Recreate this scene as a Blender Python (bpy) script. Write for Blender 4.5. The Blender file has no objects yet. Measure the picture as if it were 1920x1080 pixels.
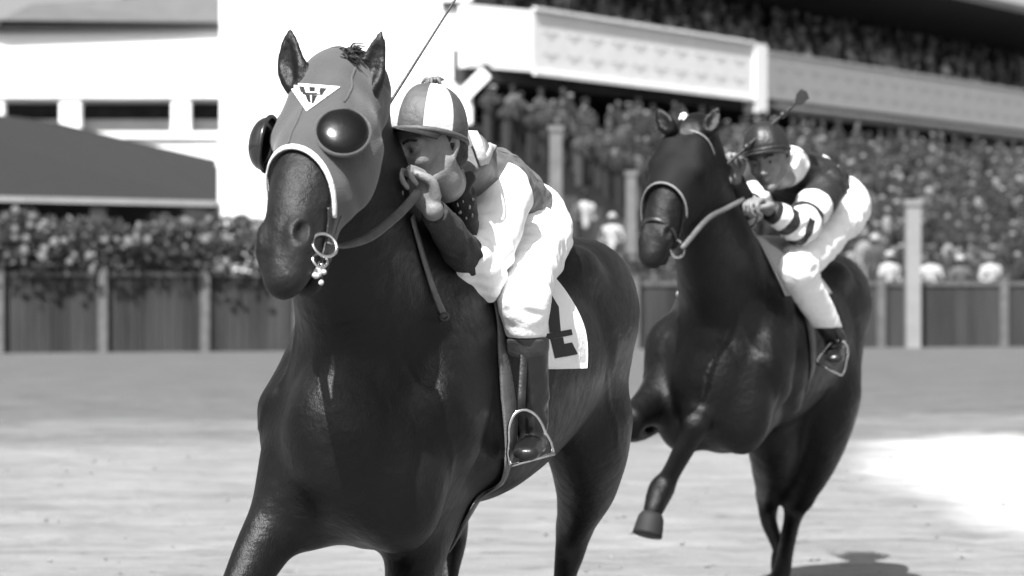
import bpy, bmesh, math, random
import numpy as np
from mathutils import Vector, noise

# ------------------------------------------------------------------ camera, sky, sun, exposure
SC = bpy.context.scene
FPX, HZ, CH = 4620.0, 540.0, 1.4
cam_d = bpy.data.cameras.new('camera'); cam = bpy.data.objects.new('camera', cam_d)
SC.collection.objects.link(cam); SC.camera = cam
cam.location = (0, 0, CH); cam.rotation_euler = (math.radians(90), 0, 0)
cam_d.sensor_width = 36.0; cam_d.lens = 36.0 * FPX / 1920.0
cam_d.clip_start = 0.1; cam_d.clip_end = 3000
cam_d.dof.use_dof = True; cam_d.dof.focus_distance = 6.7; cam_d.dof.aperture_fstop = 3.7
SUN_EL, SUN_AZ = 54.0, -161.0      # azimuth clockwise from +Y (the view direction)
wd = bpy.data.worlds.new('World'); SC.world = wd; wd.use_nodes = True
nt = wd.node_tree; bg = nt.nodes['Background']
sky = nt.nodes.new('ShaderNodeTexSky'); sky.sky_type = 'NISHITA'; sky.sun_disc = False
sky.sun_elevation = math.radians(SUN_EL); sky.sun_rotation = math.radians(SUN_AZ)
sky.dust_density = 4.0
bw = nt.nodes.new('ShaderNodeRGBToBW')        # a black-and-white world for a black-and-white photograph
nt.links.new(sky.outputs[0], bw.inputs[0]); nt.links.new(bw.outputs[0], bg.inputs['Color'])
bg.inputs['Strength'].default_value = 0.085
sd = bpy.data.lights.new('sun', 'SUN'); sun = bpy.data.objects.new('sun', sd); SC.collection.objects.link(sun)
sd.energy = 4.6; sd.angle = math.radians(0.6); sd.color = (1, 1, 1)
_e, _a = math.radians(SUN_EL), math.radians(SUN_AZ)
SUND = Vector((math.sin(_a) * math.cos(_e), math.cos(_a) * math.cos(_e), math.sin(_e)))
sun.rotation_euler = SUND.to_track_quat('Z', 'Y').to_euler(); sun.location = SUND * 40
SC.view_settings.view_transform = 'Standard'; SC.view_settings.look = 'None'
SC.view_settings.exposure = 1.2; SC.view_settings.gamma = 1

# ------------------------------------------------------------------ helpers
COL = SC.collection
QUAL = 1.0
rnd = random.Random(7)
def W(px, py, Y):                       # a pixel of the 1920x1080 picture at distance Y -> a point in the place
    return np.array([(px - 960) / FPX * Y, Y, CH + (HZ - py) / FPX * Y])
def nrm(v):
    v = np.asarray(v, float); return v / (np.linalg.norm(v) + 1e-12)
def link(o, parent=None):
    COL.objects.link(o)
    if parent is not None: o.parent = parent
    return o
def thing(name, label, cat, loc=(0, 0, 0), group=None, kind=None):
    o = bpy.data.objects.new(name, None); o.location = loc; o.empty_display_size = .2; link(o)
    return tag(o, label, cat, group, kind)
def tag(o, label, cat, group=None, kind=None):
    if label: o['label'] = label
    if cat: o['category'] = cat
    if group: o['group'] = group
    if kind: o['kind'] = kind
    return o
def wloc(o):
    l = np.zeros(3)
    while o is not None: l += np.array(o.location); o = o.parent
    return l
def mk(name, V, Fc, mats, parent=None, smooth=True, mi=None, origin=None):
    """mesh object from world-space vertices"""
    me = bpy.data.meshes.new(name)
    V = np.asarray(V, float)
    base = wloc(parent) if parent is not None else np.zeros(3)
    org = base if origin is None else np.asarray(origin, float)
    V = V - org
    if isinstance(Fc, np.ndarray) and Fc.ndim == 2:
        n, k = Fc.shape
        me.vertices.add(len(V)); me.vertices.foreach_set('co', V.ravel().astype(np.float32))
        me.loops.add(n * k); me.loops.foreach_set('vertex_index', Fc.ravel().astype(np.int32))
        me.polygons.add(n); me.polygons.foreach_set('loop_start', np.arange(0, n * k, k, dtype=np.int32))
        me.polygons.foreach_set('loop_total', np.full(n, k, dtype=np.int32)); me.update(calc_edges=True); me.validate()
    else:
        me.from_pydata([tuple(v) for v in V], [], [tuple(int(i) for i in f) for f in Fc]); me.update()
    if not isinstance(mats, (list, tuple)): mats = [mats]
    for m in mats: me.materials.append(m)
    if smooth: me.polygons.foreach_set('use_smooth', [True] * len(me.polygons))
    if mi is not None: me.polygons.foreach_set('material_index', np.asarray(mi, dtype=np.int32))
    me.update()
    o = bpy.data.objects.new(name, me); link(o, parent)
    o.location = tuple(org - base)
    return o

class MB:                                # collects plain shapes into one mesh
    def __init__(s): s.V = []; s.F = []; s.M = []
    def add(s, V, F, m=0):
        n = len(s.V); s.V += [tuple(v) for v in V]; s.F += [tuple(i + n for i in f) for f in F]; s.M += [m] * len(F)
    def box(s, x0, y0, z0, x1, y1, z1, m=0):
        V = [(x, y, z) for z in (z0, z1) for y in (y0, y1) for x in (x0, x1)]
        s.add(V, [(0, 2, 3, 1), (4, 5, 7, 6), (0, 1, 5, 4), (2, 6, 7, 3), (0, 4, 6, 2), (1, 3, 7, 5)], m)
    def beam(s, a, b, w, t, up=(0, 0, 1), m=0):  # box along a->b
        a = np.array(a, float); b = np.array(b, float); d = nrm(b - a); up = np.array(up, float)
        sd_ = nrm(np.cross(d, up)); u = nrm(np.cross(sd_, d))
        V = [p + sx * sd_ * w / 2 + sz * u * t / 2 for p in (a, b) for sz in (-1, 1) for sx in (-1, 1)]
        s.add(V, [(0, 2, 3, 1), (4, 5, 7, 6), (0, 1, 5, 4), (2, 6, 7, 3), (0, 4, 6, 2), (1, 3, 7, 5)], m)
    def tube(s, pts, r, n=8, m=0, closed=False):
        V, F = tube_geo(pts, r, n, closed); s.add(V, F, m)
    def ball(s, c, r, nu=8, nv=6, m=0, R=None):
        r = np.array(r if hasattr(r, '__len__') else (r, r, r), float); V = []; F = []
        for j in range(nv + 1):
            th = math.pi * j / nv
            for i in range(nu):
                ph = 2 * math.pi * i / nu
                p = np.array([math.sin(th) * math.cos(ph), math.sin(th) * math.sin(ph), math.cos(th)]) * r
                if R is not None: p = p[0] * R[0] + p[1] * R[1] + p[2] * R[2]
                V.append(p + np.array(c))
        for j in range(nv):
            for i in range(nu):
                a, b = j * nu + i, j * nu + (i + 1) % nu
                F.append((a, a + nu, b + nu, b))
        s.add(V, F, m)
    def build(s, name, mats, parent=None, smooth=False, origin=None):
        return mk(name, s.V, s.F, mats, parent, smooth, s.M, origin)

def tube_geo(pts, r, n=8, closed=False):
    pts = [np.array(p, float) for p in pts]; m = len(pts)
    rr = r if hasattr(r, '__len__') else [r] * m
    V = []; F = []; prev = None
    for i, p in enumerate(pts):
        if closed: d = pts[(i + 1) % m] - pts[i - 1]
        else: d = pts[min(i + 1, m - 1)] - pts[max(i - 1, 0)]
        d = nrm(d)
        if prev is None: prev = nrm(np.cross(d, (0, 0, 1) if abs(d[2]) < .9 else (1, 0, 0)))
        prev = nrm(prev - d * np.dot(prev, d)); q = np.cross(d, prev)
        for k in range(n):
            a = 2 * math.pi * k / n
            V.append(p + rr[i] * (math.cos(a) * prev + math.sin(a) * q))
    for i in range(m if closed else m - 1):
        j = (i + 1) % m
        for k in range(n):
            F.append((i * n + k, i * n + (k + 1) % n, j * n + (k + 1) % n, j * n + k))
    if not closed:
        F.append(tuple(range(n - 1, -1, -1))); F.append(tuple((m - 1) * n + k for k in range(n)))
    return V, F
def crom(P, n=8):                        # Catmull-Rom through rows of P
    P = np.asarray(P, float); Q = np.vstack([2 * P[0] - P[1], P, 2 * P[-1] - P[-2]]); out = []
    for i in range(len(P) - 1):
        a, b, c, d = Q[i:i + 4]
        for t in np.linspace(0, 1, n, endpoint=False):
            out.append(.5 * ((2 * b) + (c - a) * t + (2 * a - 5 * b + 4 * c - d) * t * t + (3 * b - a - 3 * c + d) * t ** 3))
    out.append(P[-1]); return np.array(out)

# ------------------------------------------------------------------ materials
def mat(name, col=.5, rough=.6, var=0., vscale=6., bump=0., bscale=60., spec=.5, metal=0., sheen=0., coat=0., stretch=(1, 1, 1), emis=0, alpha=1, trans=0):
    m = bpy.data.materials.new(name); m.use_nodes = True; t = m.node_tree; b = t.nodes['Principled BSDF']
    b.inputs['Base Color'].default_value = (col, col, col, 1); b.inputs['Roughness'].default_value = rough
    b.inputs['Specular IOR Level'].default_value = spec; b.inputs['Metallic'].default_value = metal
    if sheen: b.inputs['Sheen Weight'].default_value = sheen; b.inputs['Sheen Roughness'].default_value = .5
    if coat: b.inputs['Coat Weight'].default_value = coat; b.inputs['Coat Roughness'].default_value = .25
    if trans: b.inputs['Transmission Weight'].default_value = trans
    tc = t.nodes.new('ShaderNodeTexCoord'); mp = t.nodes.new('ShaderNodeMapping'); mp.inputs['Scale'].default_value = stretch
    t.links.new(tc.outputs['Object'], mp.inputs[0])
    if var:
        n = t.nodes.new('ShaderNodeTexNoise'); n.inputs['Scale'].default_value = vscale; n.inputs['Detail'].default_value = 6; n.inputs['Roughness'].default_value = .6
        t.links.new(mp.outputs[0], n.inputs['Vector'])
        r = t.nodes.new('ShaderNodeMapRange'); r.inputs['From Min'].default_value = .3; r.inputs['From Max'].default_value = .7
        r.inputs['To Min'].default_value = max(col * (1 - var), 0); r.inputs['To Max'].default_value = min(col * (1 + var), 1)
        t.links.new(n.outputs['Fac'], r.inputs['Value']); t.links.new(r.outputs[0], b.inputs['Base Color'])
    if bump:
        n = t.nodes.new('ShaderNodeTexNoise'); n.inputs['Scale'].default_value = bscale; n.inputs['Detail'].default_value = 5
        t.links.new(mp.outputs[0], n.inputs['Vector'])
        u = t.nodes.new('ShaderNodeBump'); u.inputs['Strength'].default_value = bump; u.inputs['Distance'].default_value = .01
        t.links.new(n.outputs['Fac'], u.inputs['Height']); t.links.new(u.outputs[0], b.inputs['Normal'])
    return m

# ------------------------------------------------------------------ sculpting: smooth unions of tapered muscles, meshed on a grid
def frame(d, lat):
    d = nrm(d); lat = np.asarray(lat, float); lat = nrm(lat - d * np.dot(d, lat)); return d, lat, np.cross(lat, d)
class Shape:
    def __init__(s): s.ops = []; s.warp = None
    def chain(s, pts, rad, lat=(1, 0, 0), k=.04, sub=6, neg=False):
        """pts n x 3, rad list of r or (r_lateral, r_vertical)"""
        P = np.array(pts, float); R = np.array([(r, r) if not hasattr(r, '__len__') else r for r in rad], float)
        Q = crom(np.hstack([P, R]), sub) if len(P) > 1 else np.hstack([P, R])
        Q[:, 3:] = np.maximum(Q[:, 3:], .0015)
        lo = Q[:, :3].min(0) - Q[:, 3:].max(); hi = Q[:, :3].max(0) + Q[:, 3:].max()
        s.ops.append(('c', Q, np.array(lat, float), k, lo, hi, neg)); return s
    def ell(s, c, r, ax=None, k=.04, neg=False):
        ax = np.eye(3) if ax is None else np.array([nrm(a) for a in ax]); c = np.array(c, float); r = np.array(r if hasattr(r, '__len__') else (r,) * 3, float)
        s.ops.append(('e', (c, r, ax), None, k, c - r.max(), c + r.max(), neg)); return s
    def prim(s, op, P):
        if op[0] == 'e':
            c, r, ax = op[1]; q = (P - c) @ ax.T
            k0 = np.sqrt(((q / r) ** 2).sum(-1)) + 1e-9; k1 = np.sqrt(((q / r ** 2) ** 2).sum(-1)) + 1e-9
            return k0 * (k0 - 1) / k1
        Q = op[1]; best = None
        for i in range(max(len(Q) - 1, 1)):
            a, b = Q[i], Q[min(i + 1, len(Q) - 1)]; ab = b[:3] - a[:3]; L2 = ab @ ab
            pa = P - a[:3]
            t = np.clip((pa @ ab) / (L2 + 1e-12), 0, 1)
            d, la, ve = frame(ab if L2 > 1e-12 else np.array([0, 0, 1.]), op[2])
            q = pa - t[..., None] * ab
            rl = a[3] + t * (b[3] - a[3]); rv = a[4] + t * (b[4] - a[4]); rm = np.minimum(rl, rv)
            x = q @ la; y = q @ ve; z = q @ d
            k0 = np.sqrt((x / rl) ** 2 + (y / rv) ** 2 + (z / rm) ** 2) + 1e-9
            k1 = np.sqrt((x / rl ** 2) ** 2 + (y / rv ** 2) ** 2 + (z / rm ** 2) ** 2) + 1e-9
            f = k0 * (k0 - 1) / k1
            best = f if best is None else np.minimum(best, f)
        return best
    def comb(s, f, g, k, neg):
        if neg: g = -g; h = np.maximum(k - np.abs(f - g), 0) / k; return np.maximum(f, g) + h * h * k / 4
        h = np.maximum(k - np.abs(f - g), 0) / k; return np.minimum(f, g) - h * h * k / 4
    def ev(s, P):
        P = np.atleast_2d(np.asarray(P, float)); f = np.full(len(P), 9.)
        for op in s.ops: f = s.comb(f, s.prim(op, P), op[3], op[6])
        if s.warp: f = f + s.warp(P)
        return f
    def grad(s, p, e=.004):
        p = np.asarray(p, float); D = np.eye(3) * e
        v = s.ev(np.vstack([p + D, p - D])); return nrm(v[:3] - v[3:])
    def trace(s, o, d, tmax=20., off=0.):
        o = np.asarray(o, float); d = nrm(d); t = 0.
        for _ in range(160):
            f = s.ev(o + d * t)[0] - off
            if f < .0006: return o + d * t
            t += min(f * .6, .15)
            if t > tmax: return None
        return o + d * t
    def gradN(s, P, e=.004):
        P = np.asarray(P, float); D = np.eye(3) * e; n = len(P)
        v = s.ev(np.concatenate([P + D[0], P + D[1], P + D[2], P - D[0], P - D[1], P - D[2]])).reshape(6, n)
        g = (v[:3] - v[3:]).T; return g / (np.linalg.norm(g, axis=1, keepdims=True) + 1e-9)
    def snapN(s, P, off=0., it=9):
        P = np.array(P, float)
        for _ in range(it): P = P - s.gradN(P) * ((s.ev(P) - off) * .85)[:, None]
        return P
    def snap(s, p, off=0.): return s.snapN([p], off)[0]
    def traceN(s, O, D, off=0., tmax=14.):
        O = np.array(O, float); D = np.array(D, float); t = np.zeros(len(D)) + 4.
        if np.linalg.norm(O[0] - np.array([0, 0, CH])) > .01: t[:] = 0
        bf = np.full(len(D), 9.); bt = t.copy()
        for _ in range(70):
            a_ = np.nonzero((bf > .0005) & (t < tmax))[0]
            if not len(a_): break
            f = s.ev(O[a_] + D[a_] * t[a_, None]) - off; m = f < bf[a_]; bf[a_[m]] = f[m]; bt[a_[m]] = t[a_[m]]; t[a_] += np.clip(f * .8, 0, .2)
        return s.snapN(O + D * bt[:, None], off, 3)
    def mesh(s, h, clip=None, smooth=3, infl=0.):
        h = h * QUAL
        lo = np.min([o[4] for o in s.ops if not o[6]], 0) - .04 - infl; hi = np.max([o[5] for o in s.ops if not o[6]], 0) + .04 + infl
        K = 4; H_ = h * K; nc = np.ceil((hi - lo) / H_).astype(int) + 1
        def fill(P):
            v = np.full(len(P), 9., np.float32)
            for op in s.ops:
                if op[0] == 'c':
                    Q = op[1]; g = np.full(len(P), 9., np.float32); pad = op[3] + .03 + infl + H_ * .6
                    box = np.nonzero(((P > op[4] - pad) & (P < op[5] + pad)).all(1))[0]
                    if not len(box): continue
                    PB = P[box]
                    for i in range(max(len(Q) - 1, 1)):
                        a, b = Q[i], Q[min(i + 1, len(Q) - 1)]; r = max(a[3:].max(), b[3:].max()) + pad
                        j = np.nonzero(((PB > np.minimum(a[:3], b[:3]) - r) & (PB < np.maximum(a[:3], b[:3]) + r)).all(1))[0]
                        if len(j):
                            q = s.prim(('c', Q[i:i + 2] if len(Q) > 1 else Q, op[2]), PB[j]); g[box[j]] = np.minimum(g[box[j]], q)
                    v = s.comb(v, g, op[3], op[6])
                else:
                    pad = op[3] + .03 + infl + H_ * .6
                    j = np.nonzero(((P > op[4] - pad) & (P < op[5] + pad)).all(1))[0]
                    if len(j): v[j] = s.comb(v[j], s.prim(op, P[j]), op[3], op[6])
            v = v - infl
            if s.warp: v = v + s.warp(P).astype(np.float32)
            if clip: v = np.maximum(v, clip(P).astype(np.float32))
            return v
        idx = np.indices(nc).reshape(3, -1).T
        Gc = fill((lo + idx * H_)).reshape(nc)
        band = np.abs(Gc) < H_ * 1.9
        b2 = band.copy()
        for d in range(3):
            sl = [slice(None)] * 3; sr = [slice(None)] * 3; sl[d] = slice(1, None); sr[d] = slice(0, -1); t = b2.copy(); t[tuple(sl)] |= b2[tuple(sr)]; t[tuple(sr)] |= b2[tuple(sl)]; b2 = t
        G = np.repeat(np.repeat(np.repeat(Gc, K, 0), K, 1), K, 2); Bm = np.repeat(np.repeat(np.repeat(b2, K, 0), K, 1), K, 2)
        off = K // 2
        G = G[off:, off:, off:]; Bm = Bm[off:, off:, off:]       # cell centred on its coarse sample
        pi = np.argwhere(Bm); P = lo + pi * h
        out = np.concatenate([fill(P[c:c + 300000]) for c in range(0, len(P), 300000)]) if len(P) else np.zeros(0)
        G[tuple(pi.T)] = out
        return surfnet(G, lo, h, smooth)
def surfnet(G, lo, h, smooth=1):
    S = G < 0; n = np.array(G.shape)
    c = np.zeros(n - 1, np.int8)
    for i in (0, 1):
        for j in (0, 1):
            for k in (0, 1): c += S[i:n[0] - 1 + i, j:n[1] - 1 + j, k:n[2] - 1 + k]
    act = np.argwhere((c > 0) & (c < 8)); idm = np.full(n - 1, -1, np.int32); idm[tuple(act.T)] = np.arange(len(act))
    acc = np.zeros((len(act), 3)); cnt = np.zeros(len(act))
    for axi in range(3):
        o = [q for q in range(3) if q != axi]
        for i in (0, 1):
            for j in (0, 1):
                a = act.copy(); a[:, o[0]] += i; a[:, o[1]] += j; b = a.copy(); b[:, axi] += 1
                fa = G[tuple(a.T)]; fb = G[tuple(b.T)]; m = (fa < 0) != (fb < 0)
                t = fa / np.where(m, fa - fb, 1); p = a.astype(float); p[:, axi] += t
                acc[m] += p[m]; cnt[m] += 1
    V = lo + h * acc / np.maximum(cnt, 1)[:, None]
    Fs = []
    for axi in range(3):
        o = [(axi + 1) % 3, (axi + 2) % 3]
        sl0 = [slice(None)] * 3; sl1 = [slice(None)] * 3; sl0[axi] = slice(0, -1); sl1[axi] = slice(1, None)
        A = S[tuple(sl0)]; B = S[tuple(sl1)]; e = np.argwhere(A != B)
        ok = (e[:, o[0]] > 0) & (e[:, o[1]] > 0) & (e[:, o[0]] < n[o[0]] - 1) & (e[:, o[1]] < n[o[1]] - 1); e = e[ok]
        q = []
        for da, db in ((-1, -1), (0, -1), (0, 0), (-1, 0)):
            x = e.copy(); x[:, o[0]] += da; x[:, o[1]] += db; q.append(idm[tuple(x.T)])
        q = np.stack(q, 1); inside = S[tuple(e.T)]; q[~inside] = q[~inside][:, ::-1]; Fs.append(q)
    Fq = np.vstack(Fs)
    for _ in range(smooth):
        E = np.vstack([Fq[:, [0, 1]], Fq[:, [1, 2]], Fq[:, [2, 3]], Fq[:, [3, 0]]])
        s_ = np.stack([np.bincount(E[:, 0], V[E[:, 1], d], len(V)) + np.bincount(E[:, 1], V[E[:, 0], d], len(V)) for d in range(3)], 1)
        k = np.bincount(E.ravel(), minlength=len(V))[:, None]
        V = V * .5 + .5 * s_ / np.maximum(k, 1)
    return V, Fq
def ribbon(pts, nors, w, th, close=False):   # flat strap following points, with thickness
    pts = np.array(pts); m = len(pts); V = []; F = []
    ws = w if hasattr(w, '__len__') else [w] * m
    for i in range(m):
        d = nrm(pts[min(i + 1, m - 1)] - pts[max(i - 1, 0)]); n_ = nrm(nors[i] - d * np.dot(d, nors[i])); s_ = np.cross(d, n_)
        for a, b in ((-1, 0), (-.8, 1), (.8, 1), (1, 0)): V.append(pts[i] + s_ * ws[i] / 2 * a + n_ * th * b)
    for i in range(m - 1):
        for k in range(4): F.append((i * 4 + k, i * 4 + (k + 1) % 4, i * 4 + 4 + (k + 1) % 4, i * 4 + 4 + k))
    F.append((3, 2, 1, 0)); F.append(tuple(m * 4 - 4 + k for k in range(4)))
    return V, F
def strap(shape, pts, w, th, off=.002, n=6, snap=True):
    P = crom(pts, n)
    if snap: P = shape.snapN(P, off)
    return ribbon(P, shape.gradN(P), w, th)
def wav(P, dirs, amp):                   # soft fold pattern from a few waves
    f = 0
    for (d, fr, ph, wgt) in dirs:
        x = P @ np.array(d) * fr + ph + 1.3 * np.sin(P @ np.array((d[1], d[2], d[0])) * fr * .45 + ph * 2)
        f = f + wgt * np.sin(x)
    return f * amp
# ------------------------------------------------------------------ shared materials
M = {}
def coat_mat(name, lo, hi, rough):
    m = bpy.data.materials.new(name); m.use_nodes = True; t = m.node_tree; b = t.nodes['Principled BSDF']; N = t.nodes.new; Lk = t.links.new
    tc = N('ShaderNodeTexCoord'); n = N('ShaderNodeTexNoise'); n.inputs['Scale'].default_value = 4.5; n.inputs['Detail'].default_value = 5
    Lk(tc.outputs['Object'], n.inputs['Vector']); r = N('ShaderNodeMapRange'); r.inputs['From Min'].default_value = .35; r.inputs['From Max'].default_value = .68
    r.inputs['To Min'].default_value = lo; r.inputs['To Max'].default_value = hi; Lk(n.outputs['Fac'], r.inputs['Value']); Lk(r.outputs[0], b.inputs['Base Color'])
    b.inputs['Specular IOR Level'].default_value = .27; b.inputs['Sheen Weight'].default_value = .0; b.inputs['Sheen Roughness'].default_value = .4
    n2 = N('ShaderNodeTexNoise'); n2.inputs['Scale'].default_value = 22; n2.inputs['Detail'].default_value = 4; Lk(tc.outputs['Object'], n2.inputs['Vector'])
    r2 = N('ShaderNodeMapRange'); r2.inputs['To Min'].default_value = rough - .08; r2.inputs['To Max'].default_value = rough + .16; Lk(n2.outputs['Fac'], r2.inputs['Value']); Lk(r2.outputs[0], b.inputs['Roughness'])
    mp = N('ShaderNodeMapping'); mp.inputs['Scale'].default_value = (1, 1, .12); Lk(tc.outputs['Object'], mp.inputs[0])
    n3 = N('ShaderNodeTexNoise'); n3.inputs['Scale'].default_value = 420; n3.inputs['Detail'].default_value = 3; Lk(mp.outputs[0], n3.inputs['Vector'])
    n4 = N('ShaderNodeTexNoise'); n4.inputs['Scale'].default_value = 26; n4.inputs['Detail'].default_value = 3; Lk(tc.outputs['Object'], n4.inputs['Vector'])
    ad = N('ShaderNodeMath'); ad.operation = 'MULTIPLY_ADD'; ad.inputs[1].default_value = .25; Lk(n3.outputs['Fac'], ad.inputs[0]); Lk(n4.outputs['Fac'], ad.inputs[2])
    u = N('ShaderNodeBump'); u.inputs['Strength'].default_value = .5; u.inputs['Distance'].default_value = .012; Lk(ad.outputs[0], u.inputs['Height']); Lk(u.outputs[0], b.inputs['Normal'])
    return m
M['coat'] = coat_mat('dark_coat', .0012, .0055, .38)
M['coat2'] = coat_mat('darker_coat', .001, .004, .42)
M['face1'] = coat_mat('face_coat', .005, .020, .46); M['face2'] = coat_mat('face_coat_black', .001, .006, .5); M['nostril'] = mat('nostril', .002, .8)
M['hair'] = mat('horse_hair', .006, .45, bump=.6, bscale=300, stretch=(1, 1, .1))
M['hoof'] = mat('hoof', .006, .75, var=.4, vscale=20)
M['eye'] = mat('eye', .01, .08, spec=.8)
M['hood'] = mat('hood_cloth', .047, .85, var=.13, vscale=11, bump=.25, bscale=260, sheen=.25)
M['white'] = mat('white_cloth', .8, .8, var=.03, vscale=8, bump=.25, bscale=90)
M['trim'] = mat('white_piping', .62, .6, var=.12, vscale=60, bump=.3, bscale=150)
M['leather'] = mat('dark_leather', .016, .4, var=.4, vscale=30, bump=.2, bscale=120)
M['pale_leather'] = mat('worn_leather', .08, .5, var=.3, vscale=25, bump=.3, bscale=160)
M['steel'] = mat('steel', .62, .22, metal=1, var=.2, vscale=40)
M['black'] = mat('black_cloth', .012, .75, bump=.3, bscale=120)
M['cup'] = mat('blinker_cup', .008, .16, spec=.7, coat=.5, var=.5, vscale=30)
M['mesh_cup'] = mat('blinker_cup_worn', .002, .24, var=.5, vscale=25, bump=.1, bscale=30, spec=.4)
M['skin'] = mat('skin', .18, .5, var=.16, vscale=30, bump=.2, bscale=180)
M['tooth_and_glint'] = mat('tooth_and_glint', .6, .3)

def limb_pts(pts): return np.array(pts, float)
def build_horse(C):
    O, Fd = np.array(C['O'], float), nrm(C['F']); Lv = np.array([-Fd[1], Fd[0], 0.]); Z = np.array([0, 0, 1.])
    H = lambda f, l, z: O + f * Fd + l * Lv + z * Z
    S = Shape(); sc = C.get('girth', 1.)
    # trunk
    T = [(.50, 1.02, .17, .22), (.36, 1.02, .24, .31), (.18, 1.09, .25, .37), (-.02, 1.19, .245, .385), (-.28, 1.17, .29, .385), (-.55, 1.20, .30, .345), (-.8, 1.25, .27, .29), (-1.02, 1.29, .2, .23), (-1.16, 1.28, .12, .15)]
    S.chain([H(f, 0, z) for f, z, a, b in T], [(a * sc, b) for f, z, a, b in T], Lv, .03)
    S.chain([H(.22, 0, 1.50), H(.02, 0, 1.545), (H(-.25, 0, 1.50))], [.045, .055, .05], Lv, .09)
    for s in (-1, 1):
        S.chain([H(0, s * .12, 1.46), H(.16, s * .165, 1.28), H(.37, s * .215, 1.04)], [(.07, .11), (.085, .15), (.09, .15)], Lv, .05)
        S.chain([H(-.1, s * .14, 1.36), H(-.02, s * .2, 1.12), H(.1, s * .205, .93)], [(.06, .1), (.07, .13), (.06, .09)], Lv, .05)   # triceps
        S.ell(H(.46, s * .12, .91), (.12, .13, .19), (Fd, Lv, Z), .045)                                                              # pectoral
        S.ell(H(-.88, s * .135, 1.32), (.30, .165, .235), (Fd, Lv, Z), .07)
        S.ell(H(-.62, s * .215, 1.46), (.09, .06, .06), (Fd, Lv, Z), .09)                                                               # point of hip
    S.chain([H(.5, 0, 1.22), H(.575, 0, 1.05), H(.585, 0, .88)], [.008, .018, .008], Lv, .035, neg=True)
    for s in (-1, 1):
        S.chain([H(.62, s * .155, 1.46), H(.52, s * .205, 1.33), H(.46, s * .20, 1.22)], [.013, .022, .016], Lv, .035, neg=True)      # jugular groove
        S.chain([H(.40, s * .335, 1.14), H(.30, s * .345, 1.0), H(.22, s * .33, .90)], [.010, .020, .010], Lv, .035, neg=True)        # shoulder and upper arm
        S.chain([H(.10, s * .29, 1.34), H(.20, s * .345, 1.18), H(.22, s * .36, 1.05)], [.008, .018, .008], Lv, .035, neg=True)
        S.chain([H(.54, s * .215, 1.08), H(.56, s * .24, .95), H(.52, s * .25, .84)], [.006, .012, .008], Lv, .025, neg=True)
        for vn in ([H(.44, s * .305, 1.2), H(.47, s * .305, 1.08), H(.44, s * .325, .98), H(.40, s * .33, .90)], [H(-.2, s * .31, .98), H(-.4, s * .325, .95), H(-.56, s * .31, .98)]):
            pass
        S.chain([H(-.62, s * .31, 1.36), H(-.72, s * .315, 1.18), H(-.70, s * .30, 1.02)], [.010, .021, .012], Lv, .045, neg=True)      # flank fold
        S.chain([H(-1.02, s * .27, 1.35), H(-1.05, s * .285, 1.15), H(-1.0, s * .28, .98)], [.008, .019, .010], Lv, .04, neg=True)
    # neck
    N = C['neck']; S.chain([n[0] if len(n) == 3 else H(n[0], n[1], n[2]) for n in N], [n[-2:] if len(n) == 5 else n[1:] for n in N], Lv, .1, 8)
    # legs: world joints with radii
    for leg in C['fore']:
        S.chain([p[0] for p in leg[:5]], [p[1] for p in leg[:5]], Lv, .06, 10)
        S.chain([p[0] for p in leg[4:]], [p[1] for p in leg[4:]], Lv, .018)
    for leg in C['hind']:
        S.chain([p[0] for p in leg[:4]], [p[1] for p in leg[:4]], Lv, .07, 12)
        S.chain([p[0] for p in leg[3:]], [p[1] for p in leg[3:]], Lv, .022, 9)
    # head
    h0 = np.array(C['poll']); u = nrm(np.array(C['muzzle']) - h0); hl = np.linalg.norm(np.array(C['muzzle']) - h0) / .62
    v0 = np.array([0, -1., 0]); v0 = nrm(v0 - u * np.dot(v0, u)); w0 = np.cross(u, v0); w0 = w0 if w0[0] > 0 else -w0
    ps = math.radians(C['yaw']); v = v0 * math.cos(ps) - w0 * math.sin(ps); w = w0 * math.cos(ps) + v0 * math.sin(ps)
    Q = lambda a, b, c: h0 + hl * (a * u + b * v + c * w)
    A = (u, v, w)
    HS = Shape()
    for X in (S, HS):
        k1 = .035
        X.chain([Q(a, b, 0) for a, b, _, _ in C_HEAD], [(r1 * hl, r2 * hl) for _, _, r1, r2 in C_HEAD], w, .05 if X is S else .02, 8)
        for s in (-1, 1):
            X.ell(Q(.215, -.115, s * .046), np.array((.15, .082, .045)) * hl, A, k1)
            X.chain([Q(.10, .012, s * .055), Q(.2, -.005, s * .078)], [.03 * hl, .033 * hl], w, .03)
            X.chain([Q(.25, -.055, s * .068), Q(.40, -.062, s * .052)], [.018 * hl, .01 * hl], w, .02)
        X.chain([Q(.24, -.16, 0), Q(.38, -.135, 0), Q(.5, -.138, 0), Q(.568, -.150, 0)], [(.06 * hl, .035 * hl), (.042 * hl, .028 * hl), (.036 * hl, .024 * hl), (.038 * hl, .026 * hl)], w, .02)
    S.chain([Q(.02, -.02, 0), Q(-.02, -.10, 0), (N[-1][0] if len(N[-1]) == 3 else H(*N[-1][:3]))], [(.07, .08), (.08, .11), (.085, .125)], w, .05)
    for s in (-1, 1):
        S.chain([Q(.46, -.015, s * .040), Q(.52, -.022, s * .044), Q(.575, -.045, s * .040)], [.018 * hl, .034 * hl, .026 * hl], w, .012)
        S.ell(Q(.524, -.008, s * .070), np.array((.029, .019, .024)) * hl, (u, nrm(v - s * .8 * w), nrm(w + s * .8 * v)), .006, neg=True)
        S.ell(Q(.185, -.035, s * .10), (.022, .018, .014), A, .012, neg=True)
    S.chain([Q(.60, -.104, -.06), Q(.545, -.108, -.07)], [.009, .006], v, .006, neg=True)
    S.chain([Q(.60, -.104, .06), Q(.545, -.108, .07)], [.009, .006], v, .006, neg=True)
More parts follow.
